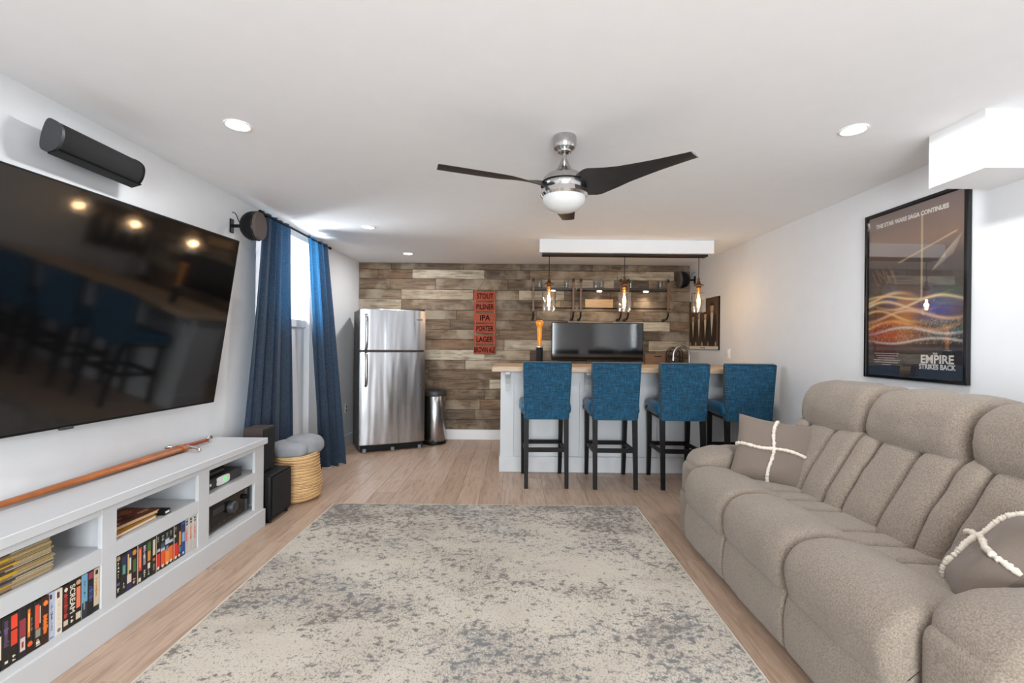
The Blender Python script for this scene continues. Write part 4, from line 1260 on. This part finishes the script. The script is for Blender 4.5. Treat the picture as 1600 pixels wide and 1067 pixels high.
def blob(cx, cy, cz, rx, ry, rz_, seed):
    mb = MB(); U_, V_ = 36, 20; vs_ = []
    for j in range(V_ + 1):
        ph = -PI / 2 + PI * j / V_
        for i in range(U_):
            th = 2 * PI * i / U_
            def sp(v, e): return math.copysign(abs(v) ** e, v)
            p = Vector((rx * sp(math.cos(ph), .7) * sp(math.cos(th), .75), ry * sp(math.cos(ph), .7) * sp(math.sin(th), .75), rz_ * sp(math.sin(ph), .8)))
            d = mnoise.noise(p * 9 + Vector((seed, 0, 0))) * 0.018 + mnoise.noise(p * 22 + Vector((seed, 3, 0))) * 0.006
            p = p * (1 + d / max(p.length, .05))
            vs_.append((cx + p.x, cy + p.y, cz + p.z))
    return mb.addm(vs_, [(j * U_ + i, j * U_ + (i + 1) % U_, (j + 1) * U_ + (i + 1) % U_, (j + 1) * U_ + i) for j in range(V_) for i in range(U_)])
blob(-0.030, -0.050, 0.080, 0.150, 0.105, 0.072, 1).build('near_fold', 'greyblanket', bl, True)
blob(0.030, 0.040, 0.095, 0.150, 0.115, 0.082, 5).build('far_fold', 'greyblanket', bl, True)

# ------------------------------------------------------------------ curtains
def curtain(name, label, top0, top1, bot0, bot1, folds, amp, zt, seed, pinch=None):
    root = thing(name, label, 'curtain', ((top0[0] + top1[0]) / 2, (top0[1] + top1[1]) / 2, 0), group='curtains at the niche window')
    NU, NV = 90, 46
    vs_ = []
    rr = random.Random(seed)
    phs = [rr.uniform(-.5, .5) for _ in range(8)]
    for j in range(NV + 1):
        t = j / NV            # 0 top .. 1 bottom
        e = t ** 1.05
        for i in range(NU + 1):
            s = i / NU
            a = Vector(top0).lerp(Vector(top1), s); b = Vector(bot0).lerp(Vector(bot1), s)
            q = a.lerp(b, e)
            d = (Vector(bot1) - Vector(bot0)).lerp(Vector(top1) - Vector(top0), 1 - t).normalized()
            nrm = Vector((d.y, -d.x))
            ph = s * folds * 2 * PI + phs[int(s * 6)] * 0.0 + 0.5 * math.sin(s * 9 + t * 2.0 + seed)
            A = amp * (0.55 + 0.45 * min(1, t * 3)) * (1 + 0.4 * math.sin(s * 13 + seed))
            off = A * math.sin(ph) + 0.35 * A * math.sin(2 * ph + 1.3 + t)
            q = q + nrm * off + d * (0.35 * A * math.cos(ph))
            z = zt * (1 - t) + 0.006 + (0.012 * math.sin(s * 17 + seed) if t > 0.97 else 0)
            vs_.append((q.x - root.location.x, q.y - root.location.y, z))
    mb = MB().addm(vs_, [(j * (NU + 1) + i, j * (NU + 1) + i + 1, (j + 1) * (NU + 1) + i + 1, (j + 1) * (NU + 1) + i) for j in range(NV) for i in range(NU)])
    mb.build('drape', 'curtain', root, True)
    # lining that peeps out along the hem
    hm = [(vs_[NV * (NU + 1) + i][0] , vs_[NV * (NU + 1) + i][1], 0.004) for i in range(0, NU // 2)]
    MB().tube(hm, 0.004, 5).build('hem_lining', 'hem', root, True)
    return root
curtain('curtain', 'wide blue linen curtain panel hanging beside the speaker and television', (-1.945, 3.575), (-1.945, 4.06), (-1.985, 3.33), (-1.975, 4.17), 5.0, 0.027, 2.262, 2)
curtain('curtain', 'narrow blue linen curtain panel glowing with window light beside the refrigerator', (-1.935, 4.36), (-1.935, 4.80), (-1.92, 4.60), (-1.745, 4.86), 3.2, 0.028, 2.262, 6)
rod = thing('curtain_rod', 'black metal curtain rod above the niche window', 'curtain rod', (-1.93, 4.2, 2.245))
MB().tube([(0, -0.64, 0), (0, 0.66, 0)], 0.009, 12).build('pole', 'black', rod, True, False, 40)
for s in (-0.67, 0.66):
    MB().lathe([(0, 0), (0.014, 0.0), (0.015, 0.003), (0.015, 0.027), (0.014, 0.03), (0, 0.03)], 14, 'Y', (0, s, 0)).build('end_cap', 'black', rod, True, False, 40)
for s in (-0.56, 0.60):
    MB().tube([(-0.118, s, -0.005), (0, s, -0.008)], 0.006, 8).box(-0.12, -0.115, s - 0.015, s + 0.015, -0.03, 0.02).build('bracket', 'black', rod)

# ================================================================== CEILING FAN
fan = thing('ceiling_fan', 'three-blade charcoal ceiling fan with brushed nickel motor and white glass light', 'ceiling fan', (0.248, 2.38, CEIL))
MB().lathe([(0.0, -0.001), (0.058, -0.001), (0.060, -0.012), (0.060, -0.045), (0.054, -0.062), (0.036, -0.074), (0.034, -0.080), (0.018, -0.088), (0, -0.088)], 36).build('canopy', 'nickel', fan, True, False, 35)
MB().lathe([(0.0115, -0.085), (0.0115, -0.14)], 20).build('downrod', 'nickel', fan, True)
motor = MB().lathe([(0.0, -0.115), (0.016, -0.118), (0.024, -0.14), (0.034, -0.158), (0.046, -0.172), (0.058, -0.180), (0.085, -0.195), (0.106, -0.215), (0.114, -0.238), (0.115, -0.262), (0.106, -0.278), (0.0, -0.278)], 48).build('motor_housing', 'nickel', fan, True, False, 32)
MB().lathe([(0.1155, -0.236), (0.118, -0.240), (0.1155, -0.244)], 48).build('black_band', 'black', motor, True)
MB().lathe([(0.105, -0.276), (0.119, -0.279), (0.121, -0.300), (0.112, -0.312), (0.09, -0.312)], 48).build('lower_ring', 'chrome', fan, True, False, 30)
MB().lathe([(0.110, -0.308)] + [(0.110 * math.cos(t), -0.310 - 0.078 * math.sin(t)) for t in [PI / 2 * i / 10 for i in range(1, 11)]], 40).build('light_bowl', 'fanlens', fan, True)
def blade():
    mb = MB(); K = 22; secs = []
    for k in range(K + 1):
        t = k / K
        rad = 0.095 + 0.555 * t
        chord = np.interp(t, [0, .12, .35, .7, 1], [0.120, 0.185, 0.155, 0.105, 0.078])
        pitch = -R(np.interp(t, [0, .12, .4, 1], [40, 26, 12, 1]))
        off = np.interp(t, [0, .3, 1], [0.0, 0.005, -0.028])
        z = -0.262 + 0.012 * t
        ring = []
        for (u, h_) in ((-.5, 0), (-.3, .0045), (.0, .006), (.3, .004), (.5, 0), (.3, -.002), (0, -.003), (-.3, -.003)):
            yy = u * chord
            ring.append((rad + (0.012 * u if k == K else 0), off + yy * math.cos(pitch) - h_ * math.sin(pitch), z + yy * math.sin(pitch) + h_ * math.cos(pitch)))
        secs.append(ring)
    vs_ = [p for r_ in secs for p in r_]
    return mb.addm(vs_, [(k * 8 + j, k * 8 + (j + 1) % 8, k * 8 + 8 + (j + 1) % 8, k * 8 + 8 + j) for k in range(K) for j in range(8)] + [tuple(range(8)), tuple(K * 8 + j for j in range(8))])
for k in range(3):
    o = blade().xform(Matrix.Rotation(R(84 + 120 * k), 4, 'Z')).build('blade', 'fanblade', fan, True, False, 50)
    MB().box(0.085, 0.125, -0.02, 0.02, -0.275, -0.25, bev=0.003).xform(Matrix.Rotation(R(84 + 120 * k), 4, 'Z')).build('blade_arm', 'black', o)

# ================================================================== RECESSED LIGHTS
lab_rec = {0: 'round recessed ceiling light above the media cabinet', 1: 'round recessed ceiling light above the sofa', 2: 'round recessed ceiling light between the fan and the curtains', 3: 'round recessed ceiling light in front of the refrigerator'}
for k, (x, y) in enumerate(RECESSED):
    rl = thing('recessed_light', lab_rec.get(k, 'round recessed ceiling light added out of view to brighten the room'), 'ceiling light', (x, y, CEIL), group='recessed ceiling lights')
    MB().lathe([(0.060, -0.001), (0.062, -0.006), (0.056, -0.008), (0.050, -0.003), (0.050, 0.0)], 36).build('trim_ring', 'white', rl, True)
    MB().lathe([(0.0, -0.0025), (0.051, -0.0025)], 36).build('lens', 'lens', rl)

# ================================================================== PENDANT LIGHT
pn = thing('pendant_light', 'three-pendant bar light with clear glass cylinder shades on a long dark canopy', 'pendant light', (1.12, 4.785, 2.19))
MB().box(-0.84, 0.84, -0.05, 0.05, -0.022, -0.0005, bev=0.004).build('canopy', 'iron', pn)
for X in (-0.766, 0.006, 0.766):
    MB().tube([(X, 0, -0.02), (X, 0, -0.24)], 0.0035, 8).build('cord', 'black', pn, True)
    cp = MB().lathe([(0.0, -0.232), (0.010, -0.234), (0.014, -0.25), (0.010, -0.262), (0.017, -0.275), (0.020, -0.288), (0.030, -0.296), (0.050, -0.306), (0.052, -0.311), (0.030, -0.316), (0.022, -0.325), (0.024, -0.335), (0, -0.337)], 24, c=(X, 0, 0)).build('cap', 'bronze', pn, True, False, 40)
    MB().lathe([(0.021, -0.334), (0.021, -0.36), (0.024, -0.362), (0.024, -0.372), (0.019, -0.376), (0.019, -0.40), (0, -0.40)], 20, c=(X, 0, 0)).build('socket', 'brass', cp, True, False, 40)
    MB().lathe([(0.024, -0.384), (0.066, -0.386), (0.070, -0.392), (0.070, -0.583), (0.0675, -0.583), (0.0675, -0.394), (0.064, -0.389), (0.024, -0.387)], 32, c=(X, 0, 0)).build('glass_shade', 'shadeglass', pn, True, False, 40)
    bu = MB().lathe([(0.012, -0.40), (0.014, -0.42), (0.020, -0.45), (0.021, -0.49), (0.017, -0.53), (0.008, -0.548), (0, -0.55)], 16, c=(X, 0, 0)).build('bulb', 'glass', pn, True)
    fm = MB()
    for q in range(6):
        a = 2 * PI * q / 6
        fm.tube([(X + 0.009 * math.cos(a), 0.009 * math.sin(a), -0.425), (X + 0.011 * math.cos(a + .5), 0.011 * math.sin(a + .5), -0.53)], 0.0028, 5)
    fm.build('filament', 'filament', bu, True)
    d = bpy.data.lights.new('pendant_lamp', 'POINT'); d.energy = 7.0; d.color = (1.0, 0.70, 0.42); d.shadow_soft_size = 0.02
    lo = bpy.data.objects.new('pendant_lamp', d); lo.location = (1.12 + X, 4.785, 2.19 - 0.48); C.objects.link(lo)

# ================================================================== PLANK WALL ITEMS
# hanging beer sign
sg = thing('hanging_sign', 'hanging sign of six red wooden boards with beer names on the plank wall', 'sign', (-0.385, BACK - 0.03, 1.5))
words = [('STOUT', 455, 470, 0.215), ('PILSNER', 472, 486.5, 0.23), ('IPA', 489, 504, 0.135), ('PORTER', 506, 520, 0.225), ('LAGER', 523, 537, 0.22), ('BROWN ALE', 540, 553, 0.27)]
prev = None
for k, (wd_, ya, yb, fx) in enumerate(words):
    z1 = 1.26 + (537.3 - ya) / 119.2 - 1.5; z0 = 1.26 + (537.3 - yb) / 119.2 - 1.5
    b = MB().box(-0.145, 0.145, -0.010, 0.008, z0, z1, bev=0.003).build('board', 'signred', sg)
    text_obj('lettering', wd_, 0.098, 'ink', b, Matrix.Translation((0, -0.0112, (z0 + z1) / 2 - 0.002)) @ Matrix.Rotation(R(90), 4, 'X'), 0.0008, fit=fx, bold=0.0016)
    if prev is not None:
        for s in (-1, 1):
            MB().tube([(s * 0.125, -0.012, prev + 0.012), (s * 0.125, -0.013, z1 - 0.012)], 0.0035, 6).build('rope', 'rope', sg, True)
    prev = z0
zt = 1.26 + (537.3 - 455) / 119.2 - 1.5
MB().tube([(-0.13, -0.006, zt - 0.005), (0.0, -0.004, zt + 0.185), (0.13, -0.006, zt - 0.005)], 0.0045, 6).build('hanger_rope', 'rope', sg, True)
MB().lathe([(0, -0.008), (0.006, -0.006), (0.004, 0.012), (0, 0.012)], 8, 'Y', (0, 0, zt + 0.185)).build('nail', 'iron', sg)

# three wall shelves
def make_shelf():
    r_ = thing('wall_shelf', '', 'shelf')
    W = 0.255; D = -0.18
    MB().box(-W - 0.03, W + 0.03, D - 0.01, -0.002, -0.012, 0.012, bev=0.002).build('shelf_board', 'shelfdark', r_)
    for s in (-1, 1):
        MB().box(s * W - 0.013, s * W + 0.013, D - 0.024, D - 0.010, -0.30, 0.125, bev=0.002).build('post', 'shelfwood', r_)
        MB().box(s * W - 0.014, s * W + 0.014, D - 0.025, D - 0.006, 0.085, 0.130, bev=0.002).build('post_cap', 'iron', r_)
        MB().tube(catmull([(s * W, D - 0.016, -0.29), (s * W, D - 0.016, -0.335), (s * W, D + 0.05, -0.375), (s * W, -0.012, -0.385)], 5, False), 0.011, 8).build('hook', 'iron', r_, True)
        MB().lathe([(0, -0.02), (0.02, -0.02), (0.022, 0.0)], 12, 'Y', (s * W, 0, -0.385)).build('flange', 'iron', r_, True, False, 40)
    MB().tube([(-W - 0.03, D - 0.002, -0.245), (W + 0.03, D - 0.002, -0.245)], 0.007, 8).build('rail', 'iron', r_, True)
    MB().lathe([(0, -0.026), (0.028, -0.026), (0.034, -0.013), (0.034, -0.0115), (0, -0.0115)], 20, c=(0, D / 2, 0)).build('puck_light', 'puck', r_)
    return r_
sh = make_shelf()
sx_ = [(0.497, 'wall shelf with iron hooks and puck light nearest the beer sign'), (1.102, 'middle wall shelf of the three, holding a pale wood block'), (1.705, 'wall shelf with iron hooks nearest the corner speaker')]
for i, (x, lab) in enumerate(sx_):
    o = sh if i == 0 else copy_tree(sh)
    o.location = (x, BACK - 0.021, 1.975)
    tag(o, lab, 'shelf', 'pipe shelves on the plank wall')
    d = bpy.data.lights.new('puck_lamp', 'SPOT'); d.energy = 6.0; d.color = (1.0, 0.82, 0.6); d.spot_size = R(140); d.spot_blend = 1.0; d.shadow_soft_size = 0.03
    lo = bpy.data.objects.new('puck_lamp', d); lo.location = (x, BACK - 0.115, 1.945); C.objects.link(lo)
wbk = thing('wood_block_sign', 'blank pale pine block standing on the rail of the middle shelf', 'wood block', (1.08, BACK - 0.21, 1.737))
MB().box(-0.178, 0.178, -0.012, 0.030, 0.0005, 0.108, bev=0.003).build('block', 'pinewood', wbk)
MB().box(-0.15, 0.15, 0.029, 0.032, 0.02, 0.09).build('back_cleat', 'shelfdark', wbk)

def make_glass():
    g = thing('drinking_glass', '', 'glass')
    MB().lathe([(0.0, 0.0), (0.026, 0.0), (0.030, 0.02), (0.033, 0.11), (0.0315, 0.11), (0.0285, 0.02), (0.0, 0.012)], 20).build('tumbler', 'glass', g, True, False, 50)
    MB().lathe([(0.033, 0.108), (0.0335, 0.111), (0.0315, 0.111)], 20).build('lip', 'glass', g, True)
    return g
gl = make_glass()
gpos = [(0.32, 0), (0.67, 0), (1.05, 1), (1.125, 1), (1.50, 2), (1.885, 2)]
for i, (x, k) in enumerate(gpos):
    o = gl if i == 0 else copy_tree(gl)
    o.location = (x, BACK - 0.13, 1.9875)
    tag(o, ['clear drinking glass on the shelf nearest the beer sign', 'clear drinking glass on the middle wall shelf', 'clear drinking glass on the shelf nearest the corner speaker'][k], 'glass', 'drinking glasses on the wall shelves')

# wall mounted television behind the bar
t2 = thing('bar_television', 'black flat television on the plank wall behind the bar', 'television', (1.085, BACK - 0.085, 1.305))
tm = Matrix.Rotation(R(1.0), 4, 'X')
MB().box(-0.595, 0.595, -0.02, 0.02, -0.245, 0.245, bev=0.004).xform(tm).build('housing', 'black', t2)
MB().box(-0.586, 0.586, -0.0215, -0.0198, -0.228, 0.237).xform(tm).build('screen', 'screen', t2)
MB().box(-0.2, 0.2, 0.018, 0.062, -0.12, 0.12).build('wall_mount', 'black', t2)

# amber tap handle ornament on the bar
tp = thing('tap_handle', 'amber beer tap handle on a black stand at the open end of the bar', 'tap handle', (0.255, 4.66, 1.053))
MB().lathe([(0, 0), (0.036, 0), (0.038, 0.005), (0.035, 0.012), (0.035, 0.185), (0.032, 0.192), (0, 0.192)], 24).build('stand', 'black', tp, True, False, 40)
MB().lathe([(0.0355, 0.178), (0.037, 0.180), (0.037, 0.188), (0.033, 0.193)], 24).build('collar', 'chrome', tp, True)
am = plain('amber_resin', srgb(236, 146, 36), 0.3, var=0.15, vs_=30)
MB().lathe([(0, 0.19), (0.016, 0.19), (0.019, 0.22), (0.024, 0.31), (0.026, 0.36), (0.022, 0.38), (0.0, 0.38)], 20, sy=0.7).build('handle', am, tp, True, False, 50)
MB().lathe([(0.0, 0.372), (0.018, 0.374), (0.030, 0.395), (0.042, 0.425), (0.038, 0.442), (0.018, 0.450), (0.0, 0.451)], 20, sy=0.55).build('finial', am, tp, True, False, 50)

# ================================================================== RIGHT WALL PICTURES
def wall_frame(y_mid):
    return Matrix.Translation((RW(y_mid), y_mid, 0))
# local frame on the right wall: u to the viewer's right (= towards the camera, -Y), v up, n into the room (-X)
def rw_matrix(ymid, z):
    u = Vector((math.sin(RWA), -math.cos(RWA), 0)); n = Vector((-math.cos(RWA), -math.sin(RWA), 0)); v = Vector((0, 0, 1))
    m = Matrix((u, v, n)).transposed().to_4x4()
    return Matrix.Translation((RW(ymid), ymid, z)) @ m
PY0, PY1 = 2.435, 3.135
pm = rw_matrix((PY0 + PY1) / 2, 1.60)
ps = thing('framed_poster', 'framed movie poster with dark abstract artwork above the sofa', 'poster')
ps.matrix_world = pm
PWd, PHt = PY1 - PY0, 1.065
fwid = 0.022
for (a, b, c, d) in ((-PWd / 2, -PWd / 2 + fwid, -PHt / 2, PHt / 2), (PWd / 2 - fwid, PWd / 2, -PHt / 2, PHt / 2), (-PWd / 2 + fwid, PWd / 2 - fwid, -PHt / 2, -PHt / 2 + fwid), (-PWd / 2 + fwid, PWd / 2 - fwid, PHt / 2 - fwid, PHt / 2)):
    MB().box(a, b, c, d, 0.001, 0.026, bev=0.003).build('frame', 'blackgloss', ps)
# abstract print: colour field computed on a fine grid
NX, NYg = 110, 165
pw, ph_ = PWd - 2 * fwid + 0.004, PHt - 2 * fwid + 0.004
U, V = np.meshgrid(np.linspace(0, 1, NX), np.linspace(0, 1, NYg))
def lin(c): return np.array(srgb(*c)[:3])
col = np.zeros((NYg, NX, 3))
stops = [(0.0, (40, 36, 44)), (0.16, (42, 38, 44)), (0.22, (66, 50, 48)), (0.34, (92, 62, 44)), (0.5, (78, 66, 62)), (0.66, (76, 68, 68)), (0.8, (128, 98, 84)), (1.0, (112, 90, 86))]
for ch in range(3):
    col[..., ch] = np.interp(V, [s[0] for s in stops], [lin(s[1])[ch] for s in stops])
def blend(mask, c):
    global col
    m = np.clip(mask, 0, 1)[..., None]
    col = col * (1 - m) + lin(c) * m
def gauss(cx, cy, sx_, sy_): return np.exp(-(((U - cx) / sx_) ** 2 + ((V - cy) / sy_) ** 2))
blend(0.8 * gauss(.74, .40, .20, .08), (38, 62, 160))
blend(0.7 * gauss(.86, .27, .22, .05), (40, 110, 120))
blend(0.7 * gauss(.85, .47, .2, .06), (44, 84, 62))
blend(0.8 * gauss(.12, .27, .20, .06), (150, 40, 34))
blend(0.7 * gauss(.30, .24, .22, .035), (206, 84, 44))
blend(0.75 * gauss(.42, .33, .13, .10), (206, 128, 56))
blend(0.6 * gauss(.45, .44, .10, .05), (176, 96, 60))
blend(0.5 * gauss(.28, .47, .07, .05), (70, 110, 170))
for (cx, cy, amp_, ph2, wdt, cc, ext) in ((.1, .47, .03, 0.0, .010, (250, 206, 150), .35), (.1, .42, .035, 1.0, .008, (255, 224, 176), .5), (.5, .36, .03, 2.0, .009, (240, 190, 150), .5),
                                           (.6, .43, .03, .5, .007, (246, 214, 170), .45), (.3, .30, .03, 1.7, .010, (244, 160, 90), .6), (.55, .27, .02, 2.6, .007, (230, 220, 220), .5), (.55, .21, .015, .3, .006, (230, 225, 225), .55), (.2, .36, .04, 2.2, .007, (250, 200, 130), .35), (.35, .47, .02, 3.0, .006, (250, 220, 150), .4)):
    yy = cy + amp_ * np.sin((U - cx) * 7 + ph2)
    blend(0.85 * np.exp(-((V - yy) / wdt) ** 2) * np.exp(-((U - cx) / ext) ** 4), cc)
def seg(x0, y0, x1, y1, wdt, cc, k=0.8):
    dx, dy = (x1 - x0), (y1 - y0) * 1.5
    L2 = dx * dx + dy * dy
    t = np.clip(((U - x0) * dx + (V - y0) * 1.5 * dy) / L2, 0, 1)
    d = np.hypot(U - (x0 + t * dx), (V - y0) * 1.5 - t * dy)
    blend(k * np.exp(-(d / wdt) ** 2), cc)
seg(.60, .45, .60, .93, .007, (224, 196, 150)); seg(.36, .68, .92, .79, .006, (224, 190, 140), .7)
for q in range(7):
    seg(.12 + q * .035, .56 + (q % 3) * .02, .05 + q * .04, .64 + (q % 2) * .03, .005, (190, 150, 96), .5)
    seg(.70 + q * .03, .60 + q * .012, .84 + q * .02, .70 + q * .012, .005, (206, 190, 170), .45)
rr = np.random.RandomState(2)
dm = ((V > .19) & (V < .33)).astype(float) * (rr.rand(NYg, NX) > .72)
blend(0.45 * dm, (220, 170, 110))
blend(0.35 * ((V > .18) & (V < .3)).astype(float) * (rr.rand(NYg, NX) > .8), (30, 24, 24))
blend(0.7 * ((V > .155) & (V < .172)).astype(float), (190, 186, 186) if False else (84, 80, 88))
me = bpy.data.meshes.new('print')
vv = [(-pw / 2 + pw * i / (NX - 1), -ph_ / 2 + ph_ * j / (NYg - 1), 0.010) for j in range(NYg) for i in range(NX)]
me.from_pydata(vv, [], [(j * NX + i, j * NX + i + 1, (j + 1) * NX + i + 1, (j + 1) * NX + i) for j in range(NYg - 1) for i in range(NX - 1)])
ca = me.color_attributes.new('print_colour', 'FLOAT_COLOR', 'POINT')
ca.data.foreach_set('color', np.concatenate([col.reshape(-1, 3), np.ones((NX * NYg, 1))], 1).astype(np.float32).ravel())
pt = NT('poster_print')
at = pt.add('ShaderNodeVertexColor'); at.layer_name = 'print_colour'
pt.col(at.outputs['Color']); pt.set(Roughness=0.35)
me.materials.append(pt.m)
po = bpy.data.objects.new('print', me); C.objects.link(po); po.parent = ps
MB().box(-pw / 2, pw / 2, -ph_ / 2, ph_ / 2, 0.002, 0.009).build('backing', 'black', ps)
MB().box(-pw / 2, pw / 2, -ph_ / 2, ph_ / 2, 0.0145, 0.0160).build('glazing', 'glazing', ps)
pwhite = flat(226, 220, 214)
text_obj('lettering', 'THE STAR WARS SAGA CONTINUES', 0.036, pwhite, po, Matrix.Translation((-0.02, ph_ / 2 - 0.068, 0.0106)), 0.0003, fit=0.50, bold=0.0014)
text_obj('lettering', 'THE', 0.016, pwhite, po, Matrix.Translation((0.155, -ph_ / 2 + 0.142, 0.0106)), 0.0003, bold=0.0004)
text_obj('lettering', 'EMPIRE', 0.066, pwhite, po, Matrix.Translation((0.165, -ph_ / 2 + 0.108, 0.0106)), 0.0003, font_scale_x=0.98, bold=0.0018)
text_obj('lettering', 'STRIKES BACK', 0.040, pwhite, po, Matrix.Translation((0.165, -ph_ / 2 + 0.066, 0.0106)), 0.0003, font_scale_x=0.86, bold=0.0012)
cr = MB()
for q in range(6):
    wln = [0.20, 0.17, 0.14, 0.21, 0.19, 0.08][q]
    xx = -pw / 2 + 0.05 + (0.21 - wln) / 2
    zz = -ph_ / 2 + 0.135 - q * 0.014
    n_ = int(wln / 0.012)
    for e_ in range(n_):
        cr.box(xx + e_ * 0.012, xx + e_ * 0.012 + 0.009, zz, zz + 0.0055, 0.0103, 0.0108)
cr.build('credit_print', flat(180, 172, 168), po)

# sepia photo poster by the bar
qy0, qy1 = 5.28, 6.12
qm = rw_matrix((qy0 + qy1) / 2, 1.525)
p2 = thing('photo_poster', 'sepia photo poster of figures in dark suits on the wall behind the bar', 'poster')
p2.matrix_world = qm
qw, qh = qy1 - qy0, 0.615
MB().box(-qw / 2, qw / 2, -qh / 2, qh / 2, 0.0005, 0.014, bev=0.001).build('mount', 'black', p2)
pic = MB().quad((-qw / 2 + .004, -qh / 2 + .045, .0146), (qw / 2 - .012, -qh / 2 + .045, .0146), (qw / 2 - .012, qh / 2 - .004, .0146), (-qw / 2 + .004, qh / 2 - .004, .0146), 0)
pic.quad((-qw / 2 + .004, -qh / 2 + .004, .0146), (qw / 2 - .012, -qh / 2 + .004, .0146), (qw / 2 - .012, -qh / 2 + .043, .0146), (-qw / 2 + .004, -qh / 2 + .043, .0146), 1)
def figure(cx, base, s, dark):
    z_ = .0150
    pic.poly([(cx + s * a, base + s * b, z_) for a, b in ((-.10, 0), (.10, 0), (.115, .26), (.085, .33), (.03, .355), (-.03, .355), (-.085, .33), (-.115, .26))], 2 if dark else 3)
    pic.poly([(cx + s * a, base + s * b, z_ + .0002) for a, b in ((0, .10), (.035, .34), (.02, .355), (-.02, .355), (-.035, .34))], 4)
    pic.poly([(cx + s * (.038 * math.cos(t)), base + s * (.40 + .052 * math.sin(t)), z_ + .0002) for t in [2 * PI * i / 14 for i in range(14)]], 5)
    pic.poly([(cx + s * (.042 * math.cos(t)), base + s * (.425 + .036 * math.sin(t)), z_ + .0003) for t in [PI * i / 8 for i in range(9)]], 2)
    for sd in (-1, 1):
        pic.poly([(cx + s * (sd * .09 + .016 * math.cos(t)), base + s * (.02 + .03 * math.sin(t)), z_ + .0003) for t in [2 * PI * i / 10 for i in range(10)]], 5)
for (cx, b_, s_, dk) in ((-.30, -.255, .86, True), (-.12, -.26, .95, False), (.06, -.26, .90, True), (.24, -.265, 1.12, True)):
    figure(cx, b_, s_, dk)
pic.build('print', [flat(96, 72, 52), flat(222, 214, 204), flat(44, 32, 24), flat(66, 48, 36), flat(214, 198, 178), flat(190, 160, 130)], p2)
cp2 = MB()
for q in range(9):
    cp2.box(-.07 + q * .016, -.059 + q * .016, -qh / 2 + .018, -qh / 2 + .03, .0148, .0150)
cp2.build('caption_print', 'ink', p2)

# light switch and outlet
swm = rw_matrix(5.07, 1.18)
ls = thing('light_switch', 'white double light switch on the wall near the bar', 'light switch'); ls.matrix_world = swm
MB().box(-0.036, 0.036, -0.058, 0.058, 0, 0.006, bev=0.002).build('plate', 'white', ls)
MB().box(-0.012, 0.012, 0.004, 0.038, 0.006, 0.013, bev=0.001).build('rocker', 'white', ls)
MB().box(-0.012, 0.012, -0.038, -0.004, 0.006, 0.011, bev=0.001).build('rocker', 'white', ls)
ot = thing('wall_outlet', 'white wall outlet low on the wall beside the refrigerator', 'outlet', (LEFT, 5.72, 0.456))
MB().box(0, 0.006, -0.036, 0.036, -0.058, 0.058, bev=0.002).build('plate', 'white', ot)
for s in (-1, 1):
    MB().box(0.006, 0.008, -0.016, 0.016, s * 0.024 - 0.014, s * 0.024 + 0.014).build('socket', 'midgrey', ot)
